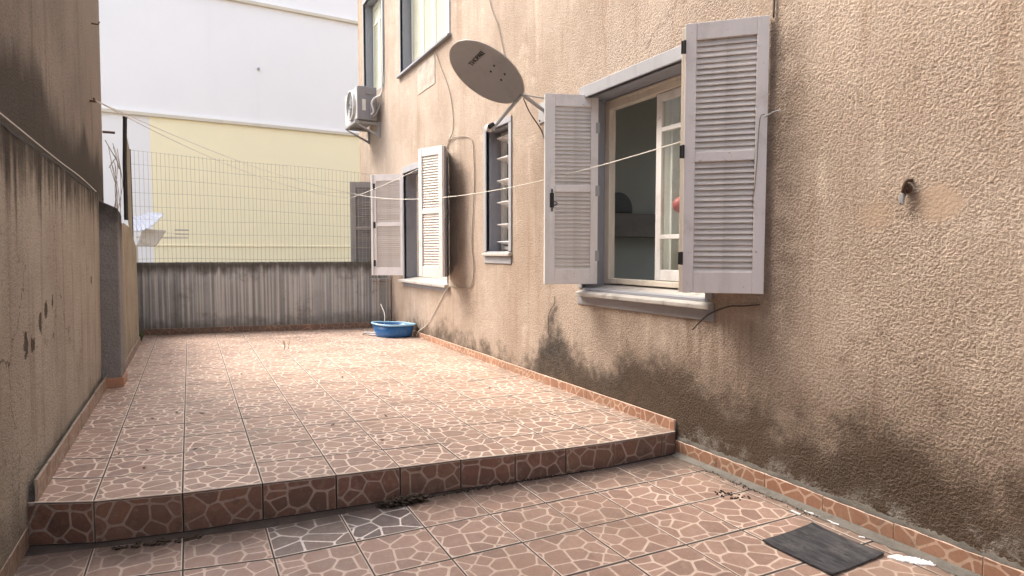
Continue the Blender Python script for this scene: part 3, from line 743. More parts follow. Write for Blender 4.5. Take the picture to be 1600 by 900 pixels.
# --- upper windows with closed shutters ---------------------------------------
for key, np_, nm in (('upper', 4, ''), ('corner', 3, '')):
    o = OPEN[key]; wdw = reveal(o, .28); trim(wdw, o, .04, .03, .06, 0 if key == 'upper' else 0, .014)
    if key == 'upper': sill(wdw, o[0]-.06, o[1]+.09, o[2]+.015, o[2]-.012, W-.05, W+.2, .03, REVEAL)
    pw = (o[1]-o[0]-.02)/np_
    for i in range(np_):
        ya = o[0]+.01+i*pw
        shutter(W+.17, ya+pw-.003, W+.17, ya+.003, o[2]+.03, o[3]-.01, CREAMS, CREAMS, singles=False, nsl=34, flip=False, zmf=.78)
    MB().box((W+.26, o[0]-.01, o[2]), (W+.279, o[1]+.01, o[3])).build('backing', ROOMD, wdw)
MB().box((W-.007, 7.22, 2.08), (W+.01, 7.86, 2.44)).build('plaster_patch', m_slab('patch_plaster', (.40, .34, .28)), BLD, bevel=.003)
# grey shutter of the next window beyond the low end wall
s4 = shutter(2.74, 9.42, 2.225, 9.64, -.35, 1.105, GREYP, SLATG, st=.085, lab='grey shutter leaf beyond the low end wall', flip=True)

# --- skirting tiles along the building ----------------------------------------
def skirt(parent, xa, ya, xb, yb, z0a, z0b, h, side, m=SKIRT, first=0):
    L = math.hypot(xb-xa, yb-ya); k = max(1, round(L/.333)); d = L/k; rz = math.atan2(yb-ya, xb-xa)
    for i in range(k):
        t0, t1 = i/k, (i+1)/k
        za, zb = z0a+(z0b-z0a)*t0, z0a+(z0b-z0a)*t1; hh = h+random.uniform(-.003, .003)
        y0_, y1_ = (0, .012) if side > 0 else (-.012, 0); fr = 1 if parent is BLD else -1
        off = random.uniform(-.0015, .0015)
        upright('skirting_tile', m, parent, d, (hh, hh), 0, zb-za, y0_, y1_, y1_ if fr > 0 else y0_, (xa+(xb-xa)*t0-math.sin(rz)*off, ya+(yb-ya)*t0+math.cos(rz)*off, za), rz)
skirt(BLD, W-.006, 2.935, W-.006, 9.15, ZU, ZU, .072, 1)
skirt(BLD, W-.006, -2.9, W-.006, 2.925, zl(W)+.0, zl(W), .088, 1)
# rough cement bed on top of the skirting
cb = MB(); K = 160
prof = []
for k in range(K+1):
    y = .6+(2.92-.6)*k/K; prof.append((y, .012+.012*math.sin(k*.7)+.010*random.random(), zl(W)+.088+.02+.016*random.random()))
cb.poly([(W-.006, y, zl(W)+.070) for y, a, z in prof]+[(W-.006-a*.35, y, zl(W)+.090) for y, a, z in prof]+[(W+.004, y, z) for y, a, z in prof],
        [(k, k+1, K+2+k, K+1+k) for k in range(K)]+[(K+1+k, K+2+k, 2*K+3+k, 2*K+2+k) for k in range(K)])
cb.build('mortar_bed', CEMENT, BLD, smooth=True)
# broken cement strip between tiles and skirting
ms_ = MB(); K = 120; prof = [(.5+2.4*k/K, .015+.02*random.random()) for k in range(K+1)]
ms_.poly([(W-.018-.03-a, y, zl(W)+.002) for y, a in prof]+[(W-.018, y, zl(W)+.016) for y, a in prof], [(k, k+1, K+2+k, K+1+k) for k in range(K)])
ms_.build('mortar_fillet', CEMENT, LT, smooth=True)

# ------------------------------------------------------------------ boundary wall on the left
XL = -.655
BW = thing('boundary_wall', 'stained plaster boundary wall along the left edge with a concrete pillar', 'wall', (0, 0, 0))
def ztop(y): return .525 - (y-3.1)*.0125
b = MB(); b.poly([(XL-.03-.0,-3,-1.46),(XL-.3,-3,-1.46),(XL-.3,6.35,-1.46),(XL-.03,6.35,-1.46),(XL,-3,ztop(-3)),(XL-.3,-3,ztop(-3)),(XL-.3,6.35,ztop(6.35)),(XL,6.35,ztop(6.35))],
                 [(0,1,2,3),(7,6,5,4),(0,4,5,1),(1,5,6,2),(2,6,7,3),(3,7,4,0)])
bmw = b.build('wall', BWALL, BW)
# uneven cap
cp = MB(); K = 90; prof = [(-3+9.5*k/K) for k in range(K+1)]
q = [(y, random.uniform(.0, .022), random.uniform(-.006, .010)) for y in prof]
cp.poly([(XL-.003+a*.4, y, ztop(y)-.012+c) for y, a, c in q]+[(XL-.004+a*.4, y, ztop(y)+.004+c) for y, a, c in q]+[(XL-.06, y, ztop(y)+.03+c) for y, a, c in q]+[(XL-.06, y, ztop(y)-.03) for y, a, c in q],
        [(r*(K+1)+k, r*(K+1)+k+1, (r+1)*(K+1)+k+1, (r+1)*(K+1)+k) for r in range(3) for k in range(K)]+[(3*(K+1)+k, 3*(K+1)+k+1, k+1, k) for k in range(K)])
cp.build('coping', m_slab('coping_dark', (.03, .027, .025)), BW)
# pillar with its tile foot
MB().poly([(-.70,6.10,-1.13),(-.535,6.10,-1.13),(-.535,6.45,-1.13),(-.70,6.45,-1.13),(-.70,6.14,.46),(-.525,6.14,.38),(-.525,6.45,.34),(-.70,6.45,.46)],
          [(0,3,2,1),(4,5,6,7),(0,1,5,4),(1,2,6,5),(2,3,7,6),(3,0,4,7)]).build('pillar', PILLAR, BW, bevel=.012)
MB().box((-.655, 6.082, ZU), (-.525, 6.097, ZU+.085)).build('skirting_tile', SKIRT[1], BW, bevel=.002)
MB().box((-.5335, 6.10, ZU), (-.5215, 6.43, ZU+.085)).build('skirting_tile', SKIRT[1], BW, bevel=.002)
# lower stretch behind the pillar, broken at its end
N_ = 26; prof = [(6.45+k*(9.0-6.45)/N_) for k in range(N_+1)]
tops = [.33-.05*(y-6.45)/2 - (0 if y < 8.4 else (y-8.4)*.35)+random.uniform(-.012, .012) for y in prof]
b = MB(); a0 = -.588
b.poly([(a0, y, -1.14) for y in prof]+[(a0, y, t) for y, t in zip(prof, tops)]+[(a0-.18, y, t-.01) for y, t in zip(prof, tops)]+[(a0-.18, y, -1.14) for y in prof],
       [(r*(N_+1)+k, r*(N_+1)+k+1, (r+1)*(N_+1)+k+1, (r+1)*(N_+1)+k) for r in range(3) for k in range(N_)]+[(0, N_+1, 2*N_+2, 3*N_+3), (N_, 4*N_+3, 3*N_+2, 2*N_+1)])
b.build('low_wall', m_plaster('far_plaster', (.44, .385, .30), (.36, .31, .24), (.22, .18, .14), .62, seed=3), BW)
MB().box((a0-.2, 9.0, -1.14), (a0-.06, 9.86, -.06)).build('wall_end', m_plaster('end_plaster', (.24, .22, .19), (.18, .165, .14), (.1, .09, .08), .1, seed=8), BW, bevel=.02)
# skirting
skirt(BW, XL+.002, 3.44, XL+.002, 6.09, ZU, ZU, .098, -1, SKIRTO)
skirt(BW, a0+.001, 6.46, a0+.001, 9.0, ZU, ZU, .085, -1, SKIRTO)
skirt(BW, XL-.035, -2.9, XL-.035, 3.42, zl(-.69), zl(-.69), .10, -1, SKIRTO)
# broken hole in the plaster
hb = MB(); pts = [(-.03, .06), (.0, .085), (.03, .06), (.035, 0), (.02, -.06), (-.01, -.09), (-.035, -.05), (-.04, .01)]
hb.poly([(XL+.0, 3.92+u, -.28+v) for u, v in pts]+[(XL-.0-.001, 3.92+u*.6, -.28+v*.6) for u, v in pts], [tuple(range(8))])
# cable clipped to the coping
tag(MB().tube(spline([(XL+.03, 2.4, .545), (XL+.032, 3.2, .528), (XL+.028, 4.2, .512), (XL+.036, 4.9, .500), (XL+.026, 5.75, .480)]), .003, 6).build('cable', PLASTW, smooth=True), 'thin white cable running along the top of the left boundary wall', 'cable')

# ------------------------------------------------------------------ building above the boundary wall
LB = thing('neighbour_building', 'dark weathered rendered building rising above the left boundary wall', 'building', (0, 0, 0))
b = MB().poly([(-.705,-3,.3),(-5,-3,.3),(-5,7.1,.3),(-.705,6.95,.3),(-.69,-3,5.0),(-5,-3,5.0),(-5,7.25,5.0),(-.69,7.25,5.0)],
              [(0,1,2,3),(7,6,5,4),(0,4,5,1),(1,5,6,2),(2,6,7,3),(3,7,4,0)]); b.build('wall', LEFTB, LB)
MB().box((-5, -3, -1.46), (XL-.3, 6.9, .29)).build('base_wall', LEFTB, LB)
MB().box((-.70, 6.20, 1.255), (-.655, 6.215, 1.27)).tube([(-.66, 6.1, 1.262), (-.66, 6.21, 1.262)], .008, 6).build('hook', RUST, LB)
MB().tube([(-.70, 6.5, 1.985), (-.65, 6.5, 1.985), (-.64, 6.5, 2.01)], .006, 6).build('hook', RUST, LB)
MB().tube([(-.70, 7.02, 1.15), (-.60, 7.02, 1.15)], .012, 8).build('pipe_stub', RUST, LB)

# unseen wall added behind the viewer to hold back light from there
RW = thing('unseen_rear_wall', 'unseen low plastered wall added behind the viewer to shape the light', 'wall')
MB().box((-5, -4.6, -1.46), (9, -4.35, .9)).build('wall', BWALL, RW)

# ------------------------------------------------------------------ low end wall and wire fence
FWL = thing('end_wall', 'low grey streaked concrete wall at the far end of the terrace', 'wall')
A, Bp = Vector((-.70, 9.857, 0)), Vector((2.74, 9.197, 0)); dirv = (Bp-A).normalized(); nrm = Vector((-dirv.y, dirv.x, 0))
Lw = (Bp-A).length; rzw = math.atan2(dirv.y, dirv.x)
b = MB(); K = 200
ribs = [.006*math.sin(k*1.05)+.004*random.random() for k in range(K+1)]
rows_ = [(-1.14, 0), (-1.0, 0), (-.85, 1), (-.30, 1), (-.20, .2), (-.155, -1.6), (-.125, -1.2)]
pts = []
for z, s_ in rows_:
    for k in range(K+1):
        yoff = -ribs[k]*max(s_, 0) + min(s_, 0)*.006
        pts.append((Lw*k/K, yoff, z+(random.uniform(-.005, .005) if z > -.2 else 0)))
b.poly(pts, [(r*(K+1)+k, r*(K+1)+k+1, (r+1)*(K+1)+k+1, (r+1)*(K+1)+k) for r in range(len(rows_)-1) for k in range(K)])
t_ = len(rows_)-1
b.poly([pts[t_*(K+1)+k] for k in range(K+1)]+[(Lw*k/K, .16, -.125) for k in range(K+1)]+[(Lw*k/K, .16, -1.46) for k in range(K+1)],
       [(r*(K+1)+k, r*(K+1)+k+1, (r+1)*(K+1)+k+1, (r+1)*(K+1)+k) for r in range(2) for k in range(K)])
b.build('wall', FARW, FWL, loc=A, rz=rzw)
MB().box((Lw-.31, -.045, -1.14), (Lw-.02, -.008, -.42)).box((Lw-.325, -.055, -.42), (Lw-.02, -.008, -.375)).build('pier', FARW, FWL, bevel=.01, loc=A, rz=rzw)
xa, xb = A+dirv*.1-nrm*.014, Bp-dirv*.33-nrm*.014
skirt(FWL, xa.x, xa.y, xb.x, xb.y, ZU, ZU, .085, 1)
# fence
FN = thing('wire_fence', 'rusty welded wire mesh fence stretched above the low end wall', 'fence')
fm = MB(); base = A+nrm*.08
nv = 66
def mtop(u): return 1.40-.215*u
for k in range(nv+1):
    u = k/nv; p = base+dirv*(Lw*u); j = random.uniform(-.004, .004)
    fm.tube([(p.x+j, p.y, -.14), (p.x+random.uniform(-.006, .006), p.y+random.uniform(-.012, .012), .6), (p.x-j, p.y, mtop(u)+.012)], .0022, 4, cap=False)
for r in range(9):
    pt = []
    for k in range(23):
        u = k/22; z = -.08 + (mtop(u)-.0+.08)*r/8 + .010*math.sin(u*9+r) ; p = base+dirv*(Lw*u); pt.append((p.x, p.y, z))
    fm.tube(pt, .0022, 4, cap=False)
stuff(fm.build('wire_mesh', MESHW, FN))
pb = base+dirv*.02
MB().tube([(-.495, 6.52, .30), (-.492, 6.52, .8), (-.478, 6.52, 1.215)], .017, 10).lathe([(.001, 1.222), (.017, 1.218), (.019, 1.20)], 10, Matrix.Translation((-.478, 6.52, 0))).build('post', BLACKI, FN)
MB().tube([(pb.x-.02, pb.y, -.14), (pb.x-.02, pb.y, 1.42)], .012, 8).build('post', BLACKI, FN)
# return stretch of mesh running from the corner back to the front post
fm = MB(); q0, q1 = Vector((-.487, 6.53, 0)), Vector((pb.x-.02, pb.y, 0))
for k in range(1, 36):
    p = q0.lerp(q1, k/36); fm.tube([(p.x, p.y, .33-.35*k/36), (p.x, p.y, 1.15+.25*k/36)], .0018, 4, cap=False)
for r in range(7):
    fm.tube([(q0.x, q0.y, .36+.78*r/6), (q1.x, q1.y, .0+1.38*r/6)], .0018, 4, cap=False)
stuff(fm.build('wire_mesh', MESHW, FN))
# loose vine-like wires by the corner
vb = MB()
for k in range(9):
    y = 7.05+random.uniform(0, .25); xx = -.66+random.uniform(0, .09)
    vb.tube(spline([(xx-.02, y, 1.0+random.uniform(-.15, .1)), (xx+random.uniform(-.02, .05), y+.05, .85+random.uniform(-.1, .1)), (xx+random.uniform(-.03, .04), y, .6), (xx+random.uniform(-.02, .04), y, .35)], 5), .0028, 5)
vb.tube([(-.685, 7.05, 1.08), (-.60, 7.1, .90), (-.585, 7.12, .82)], .004, 5); vb.tube([(-.66, 7.05, .82), (-.61, 7.1, .92)], .004, 5)
tag(vb.build('dry_vine', WIRE), 'tangle of dry grey stems hanging beside the dark fence post', 'plant')

# ------------------------------------------------------------------ facade behind
FB = thing('pale_building', 'tall white and yellow apartment building filling the background behind the fence', 'building')
fd = Vector((.99900, .04482, 0)); f0 = Vector((-1.465, 16.0, 0)); rzf = math.atan2(fd.y, fd.x)
def F_(name, x0, z0, x1, z1, y0, y1, m, bev=0):
    return MB().box((x0, y0, z0), (x1, y1, z1)).build(name, m, FB, loc=f0, rz=rzf, bevel=bev)
F_('wall', -9, -1.46, 16, 8.6, 0, 7, WHITEW)
F_('yellow_panel', .755, -1.4, 10, 3.04, -.012, .01, YELLOW)
for z in (3.085, 5.945): 
    F_('cornice', -9, z-.045, 16, z+.03, -.07, .02, CORN, .008); F_('cornice', -9, z+.0305, 16, z+.075, -.035, .02, WHITEW, .006)
F_('ledge', .70, .16, 10, .20, -.03, .0, YELLOW, .006)
MB().lathe([(.001, -.03), (.03, -.03), (.03, .03), (.001, .03)], 8, Matrix.Translation((3.05, -.02, 4.42)) @ Matrix.Rotation(R(90), 4, 'X')).build('vent_plug', GALV, FB, loc=f0, rz=rzf)
# little corrugated canopy seen through the mesh at the left
CN = thing('canopy', 'small white corrugated canopy on a bracket behind the fence at the left', 'awning')
b = MB(); K = 24
pr = [(k/K, .012*math.sin(k*1.6)) for k in range(K+1)]
b.poly([(-.95+.34*u, 12.9, .62+.12*u+s_) for u, s_ in pr]+[(-.80+.42*u, 12.2, .38+.30*u*u+s_) for u, s_ in pr]+[(-.95+.34*u, 12.9, .61+.12*u+s_-.012) for u, s_ in pr]+[(-.80+.42*u, 12.2, .368+.30*u*u+s_) for u, s_ in pr],
       [(k, k+1, K+2+k, K+1+k) for k in range(K)]+[(2*K+2+k, 3*K+3+k, 3*K+4+k, 2*K+3+k) for k in range(K)]+[(K+1+k, K+2+k, 3*K+4+k, 3*K+3+k) for k in range(K)])
b.build('roof_sheet', m_plain('canopy_sheet', (.42, .44, .50), .4, .05, (.42, .43, .5), 5), CN)
MB().poly([(-.80,12.3,.12),(-.52,12.3,.12),(-.35,12.3,.40),(-.70,12.3,.42),(-.80,12.5,.12),(-.52,12.5,.12),(-.35,12.5,.40),(-.70,12.5,.42)],
          [(0,1,2,3),(7,6,5,4),(0,4,5,1),(1,5,6,2),(2,6,7,3),(3,7,4,0)]).build('bracket', m_plain('bracket_cream', (.62, .58, .52), .6, .05), CN, bevel=.01)
MB().box((-.90, 12.25, -1.46), (-.80, 12.55, .15)).build('support_post', CREAM, CN, bevel=.01)
for z in (.33, .40): MB().box((-.22, 12.32, z), (.0, 12.36, z+.02)).build('rail', GALV, CN)
MB().box((-.80, 12.32, .26), (-.01, 12.36, .29)).build('rail', CREAM, CN)

# ------------------------------------------------------------------ air conditioner
AC = thing('air_conditioner', 'grey outdoor air conditioner unit on a wall bracket at the building corner', 'air conditioner', (2.52, 10, 2.05))
ax0, ax1, ay0, ay1, az0, az1 = -.16, .13, -.40, .40, .02, .53
MB().box((ax0, ay0, az0), (ax1, ay1, az1)).build('casing', ACW, AC, bevel=.012)
MB().box((ax0-.022, ay0+.01, az0+.01), (ax0-.0005, ay1-.01, az1-.01)).build('front_panel', ACF, AC, bevel=.008)
M = Matrix.Translation((ax0-.022, -.10, .275)) @ Matrix.Rotation(R(-90), 4, 'Y')
gb = MB()
for r_ in (.05, .09, .13, .17, .205):
    gb.tube([M @ Vector((r_*math.cos(2*math.pi*k/28), r_*math.sin(2*math.pi*k/28), .035-.08*(r_*1.6)**2)) for k in range(29)], .0045, 5, cap=False)
for k in range(12):
    a = 2*math.pi*k/12; gb.tube([M @ Vector((.03*math.cos(a), .03*math.sin(a), .036)), M @ Vector((.21*math.cos(a), .21*math.sin(a), .02))], .004, 5)
gb.build('fan_grille', GALV, AC)
MB().lathe([(.235, 0), (.235, .04), (.215, .045), (.212, .004), (.0, .003)], 28, M).build('fan_ring', ACF, AC, smooth=False)
MB().lathe([(.001, .0045), (.205, .0045)], 28, M).build('fan_shadow_plate', m_plain('fan_dark', (.13, .13, .12), .6), AC)
MB().box((-.10, ay0-.004, .16), (-.045, ay0-.0005, .33)).build('label_plate', PLASTW, AC)
MB().box((-.04, ay0-.018, .41), (.07, ay0-.0005, .44)).build('handle_recess', GREYP, AC, bevel=.004)
MB().box((.02, ay0-.03, .06), (.10, ay0-.0005, .30)).build('valve_cover', GREYP, AC, bevel=.008)
br = MB()
for y in (-.32, .32):
    br.box((-.20, y-.02, -.025), (.205, y+.02, .012)); br.box((.165, y-.02, -.22), (.204, y+.02, -.026))
    br.poly([(-.19,y-.006,-.03),(-.15,y-.006,-.03),(.165,y-.006,-.17),(.165,y-.006,-.21),(-.19,y+.006,-.03),(-.15,y+.006,-.03),(.165,y+.006,-.17),(.165,y+.006,-.21)],[(0,1,2,3),(7,6,5,4),(0,4,5,1),(1,5,6,2),(2,6,7,3),(3,7,4,0)])
br.box((-.20, -.299, -.02), (-.16, .299, .010)); br.build('bracket', GALV, AC, bevel=.003)
MB().tube(spline([(.03, ay0-.03, .10), (.06, ay0-.06, .15), (.03, ay0-.07, .26), (.06, ay0-.08, .33), (.10, ay0-.09, .36), (.16, ay0-.12, .40), (.185, ay0-.14, .55), (.185, ay0-.16, 1.0), (.187, ay0-.16, 2.4)]), .014, 8).build('insulated_pipe', PLASTW, AC, smooth=True)
MB().tube(spline([(.06, ay0-.03, .07), (.10, ay0-.07, .12), (.15, ay0-.10, .25), (.178, ay0-.13, .45), (.182, ay0-.19, .9), (.185, ay0-.19, 2.4)]), .009, 6).build('insulated_pipe', GALV, AC, smooth=True)

# ------------------------------------------------------------------ satellite dish
DS = thing('satellite_dish', 'grey satellite dish with dark lettering tilted down from a wall bracket above the narrow window', 'satellite dish', (2.222, 4.697, 1.49))
vd_ = Vector((.440, .854, .305)).normalized(); rd_ = Vector((.886, -.464, 0)); ud_ = rd_.cross(vd_)
nv_ = (-.566*vd_ - .824*.545*rd_ - .824*.839*ud_).normalized(); uv_ = -.839*rd_ + .545*ud_; uv_ = (uv_-nv_*uv_.dot(nv_)).normalized(); rv_ = uv_.cross(nv_)
MD = Matrix((rv_, uv_, nv_)).transposed().to_4x4()           # local x = right of the face, y = up, z = the way it faces
ra, rb2 = .345, .345
def dz(r): return -.075*(1-r*r)
b = MB(); rings, N2 = 10, 48; vv = []
for side, off in ((0, 0), (1, -.006)):
    for i in range(1, rings+1):
        r_ = i/rings
        for k in range(N2): a = 2*math.pi*k/N2; vv.append(MD @ Vector((ra*r_*math.cos(a), rb2*r_*math.sin(a), dz(r_)+off)))
S_ = rings*N2; ff = []
for s_ in (0, S_):
    ff.append(tuple(s_+k for k in range(N2)))
    for i in range(rings-1):
        for k in range(N2): ff.append((s_+i*N2+k, s_+i*N2+(k+1)%N2, s_+(i+1)*N2+(k+1)%N2, s_+(i+1)*N2+k))
b.poly(vv, ff); b.build('reflector', DISHM, DS, smooth=True)
b = MB(); b.tube([MD @ Vector((ra*math.cos(2*math.pi*k/60), rb2*math.sin(2*math.pi*k/60), -.004)) for k in range(61)], .007, 6, cap=False); b.build('rim', m_plain('dish_rim', (.42, .39, .36), .5, .05), DS, smooth=True)
for px_, py_ in ((-.05, -.02), (.05, -.02), (-.05, -.13), (.05, -.13)):
    MB().lathe([(.001, .006), (.009, .005), (.010, 0)], 10, MD @ Matrix.Translation((px_, py_, dz(math.hypot(px_/ra, py_/rb2))+.001))).build('bolt', BLACKI, DS)
fc = bpy.data.curves.new('lettering', 'FONT'); fc.body = 'THOPAKE'; fc.size = .060; fc.align_x = 'CENTER'; fc.extrude = .0015; fc.space_character = 1.02; fc.offset = .0004
tmp = bpy.data.objects.new('lettering_tmp', fc); col.objects.link(tmp)
dg = bpy.context.evaluated_depsgraph_get(); tm = bpy.data.meshes.new_from_object(tmp.evaluated_get(dg)); bpy.data.objects.remove(tmp)
for v in tm.vertices:
    p = Matrix.Rotation(R(-9.7), 3, 'Z') @ Vector((v.co.x, v.co.y+.112, 0)); p.z = dz(min(1, math.hypot(p.x/ra, p.y/rb2)))+.003+v.co.z; v.co = MD @ p
tm.name = 'lettering'; tm.materials.clear(); tm.materials.append(BLACK)
link('lettering', tm, DS)
inv = Vector(DS.location)
root = MD @ Vector((0, -rb2*.97, -.01)); lnb = Vector((2.19, 4.535, 1.0))-inv
MB().tube([root+nv_*(-.02), root+nv_*.03, lnb], .014, 8).build('feed_arm', GALV, DS)
flat = (lnb-root).normalized()
MB().tube([lnb-flat*.03, lnb+Vector((.0, .03, .012))], .022, 12).tube([lnb+Vector((0, .03, .012)), lnb+Vector((.01, .09, .035))], .028, 12).build('receiver', PLASTW, DS)
MB().tube([lnb+Vector((-.02, .0, .02)), lnb+Vector((.02, .01, .045))], .02, 8).build('receiver_clamp', BLACK, DS)
wl = Vector((W-.012, 4.60, 1.225))-inv
back = MD @ Vector((0, -.20, -.07))
MB().tube([back, root+Vector((.04, .0, .0)), wl+Vector((-.04, 0, .02)), wl], .016, 8).build('mount_tube', GALV, DS)
MB().box((W-.012, 4.53, 1.12), (W+.004, 4.68, 1.29), Matrix.Translation(-inv)).build('wall_plate', GALV, DS, bevel=.003)
for y, z in ((4.555, 1.265), (4.655, 1.265), (4.555, 1.145), (4.655, 1.145)): MB().tube([Vector((W-.018, y, z))-inv, Vector((W-.010, y, z))-inv], .009, 8).build('bolt', RUST, DS)
MB().tube([root+Vector((.01, 0, .01)), Vector((W+.004, 4.47, 1.285))-inv], .006, 6).build('stay_rod', GALV, DS)

# ------------------------------------------------------------------ cables and lines
def cable(name, pts, r, m, label, cat='cable', n=6): return tag(MB().tube(spline(pts, n), r, 6).build(name, m, smooth=True), label, cat)
wx = W-.012
cable('cable', [(wx, 5.9, 3.4), (wx, 5.648, 2.518), (wx, 5.463, 2.21), (wx, 5.326, 1.897), (wx, 5.2, 1.72), (2.60, 4.9, 1.52), (2.50, 4.62, 1.33)], .0045, WIRE, 'thin brown cable dropping down the wall to the satellite dish')
cable('cable', [(wx, 7.30, 2.53), (wx, 7.151, 2.41), (wx, 6.963, 2.171), (wx, 6.744, 1.896), (wx, 6.631, 1.617), (wx, 6.634, 1.401), (wx, 6.76, 1.31), (wx, 6.80, 1.22)], .0045, WIRE, 'thin cable hanging from the upper window down to the white folding shutter')
cable('cable', [(wx, 6.82, 1.19), (wx, 6.78, 1.285), (wx, 6.578, 1.318), (wx, 6.25, 1.275), (wx, 6.08, 1.189), (wx, 6.046, 1.0), (wx, 6.033, .791), (wx, 6.069, .453), (wx, 6.106, .111), (wx, 6.057, -.165), (wx, 6.127, -.341), (wx, 6.303, -.385), (wx, 6.739, -.377)], .005, WIRE, 'brown cable looping round the wall between the folding shutter and the narrow window')
cable('cable', [(wx, 6.75, -.38), (wx, 6.902, -.45), (wx, 7.164, -.64), (wx, 7.517, -.902), (wx-.01, 7.85, -1.04), (2.67, 7.87, -1.12)], .005, ROPE, 'pale cable slanting down from the far sill to the floor corner')
cable('cable', [(wx, 2.30, -.275), (wx, 2.42, -.292), (wx, 2.519, -.303), (wx-.01, 2.664, -.363), (wx-.02, 2.776, -.463)], .0042, WIRED, 'short dark cable sticking out under the large window sill')
cable('cable', [(2.52, 4.60, 1.30), (2.62, 4.68, 1.22), (wx, 4.64, 1.07), (wx, 4.58, .98), (wx, 4.5, .9)], .0055, WIRED, 'dark cable drooping from the satellite dish mount behind the shutter')
cable('cable', [(wx, 4.405, -.36), (wx, 4.40, -.42), (wx, 4.487, -.514), (wx, 4.50, -.66), (wx, 4.47, -.72)], .003, WIRED, 'thin loose wire hanging on the wall left of the large sill')
cable('cable', [(wx, 2.255, 1.22), (wx, 2.252, 1.5), (wx, 2.262, 2.2), (wx, 2.26, 3.4)], .006, WIRED, 'dark cable running up the wall above the large shutter')
cable('cable', [(wx, 2.20, .735), (wx-.012, 2.235, .73), (2.675, 2.265, .71)], .004, GALV, 'bent wire tied between the wall and the large shutter edge')
K1, K2 = Vector((2.232, 9.62, .93)), Vector((2.232, 9.62, .855))
hk = Vector((-.66, 6.15, 1.262))
tag(MB().tube(sag(hk, K1, .10)+sag(K1, (2.685, 2.30, .725), .235)[1:], .0034, 6).build('clothesline', ROPE, smooth=True), 'long pale clothesline from the left wall hook to the large window shutter', 'clothesline')
tag(MB().tube(sag(hk, K2, .16)+sag(K2, (2.52, 6.72, 1.06), .02)[1:], .0034, 6).build('clothesline', ROPE, smooth=True), 'shorter pale clothesline from the left wall hook to the white folding shutter', 'clothesline')
# rusty hook in the wall
HK = thing('wall_hook', 'rusty iron hook in the bare roughcast wall right of the large window', 'hook', (W, 1.55, .27))
MB().tube(spline([(.01, -.01, .04), (-.03, -.005, .035), (-.035, .004, .0), (-.02, .01, -.02), (-.028, .015, -.06)]), .008, 8).build('bar', RUST, HK, smooth=True)
MB().lathe([(.008, -.012), (.020, -.008), (.024, 0), (.020, .008), (.008, .012)], 10, Matrix.Translation((-.016, .0, .006)) @ Matrix.Rotation(R(80), 4, 'Y')).build('ring', RUST, HK)
MB().box((-.034, .004, -.062), (-.022, .022, -.015)).build('clip', GALV, HK, bevel=.002)

# ------------------------------------------------------------------ basin with its bits
BS = thing('basin', 'blue plastic basin with a pale rim standing in the far right corner of the terrace', 'basin', (2.44, 8.13, ZU))
N3 = 44
def outline(k, s_):
    a = 2*math.pi*k/N3; r_ = 1 + .06*math.cos(2*a) + .04*math.cos(4*a) - .20*math.exp(-((((a-R(35)+math.pi) % (2*math.pi))-math.pi)/.30)**2)
    return (.285*s_*r_*math.cos(a), .215*s_*r_*math.sin(a))
def loft(levels): 
    b = MB(); v = []
    for s_, z in levels:
        v += [(*outline(k, s_), z) for k in range(N3)]
    f = [(i*N3+k, i*N3+(k+1)%N3, (i+1)*N3+(k+1)%N3, (i+1)*N3+k) for i in range(len(levels)-1) for k in range(N3)]
    f.append(tuple(range(N3))); f.append(tuple((len(levels)-1)*N3+k for k in range(N3))); return b.poly(v, f)
loft([(.72, .004), (.75, .0), (.80, .03), (.93, .165), (.91, .165), (.785, .035), (.70, .014)]).build('body', BLUE, BS, smooth=True, rz=R(-35))
b = MB(); b.tube([(*outline(k, .965), .168+.018*math.exp(-((k-22)/7)**2)) for k in range(N3+1)], .013, 8, cap=False); b.build('rim', BLUER, BS, smooth=True, rz=R(-35))
b = MB(); b.poly([(math.cos(a)*.07*(1+.2*math.sin(3*a)), math.sin(a)*.055, z) for z, s_ in ((.0, 1), (.07, .9), (.10, .6)) for a in [2*math.pi*k/12 for k in range(12)]],
                 [(i*12+k, i*12+(k+1)%12, (i+1)*12+(k+1)%12, (i+1)*12+k) for i in range(2) for k in range(12)]+[tuple(range(24, 36))])
tag(b.build('black_pot', BLACK, loc=(2.46, 8.16, ZU+.06)), 'small black pot lying inside the blue basin', 'pot')
bt = MB().tube(spline([(2.30, 8.17, -1.10), (2.20, 8.34, -1.09), (2.13, 8.46, -1.10), (2.10, 8.44, -1.115)]), .012, 6).tube(spline([(2.31, 8.12, -1.11), (2.23, 8.24, -1.115), (2.16, 8.36, -1.117)]), .010, 6)
tag(bt.build('metal_tongs', GALV, smooth=True), 'grey metal tongs lying on the floor left of the blue basin', 'tool')
b = MB().tube(spline([(2.36, 8.32, -1.0), (2.40, 8.42, -.86), (2.40, 8.62, -.72)]), .004, 5); tag(b.build('stick', ROPE), 'thin pale stick leaning out of the blue basin', 'stick')

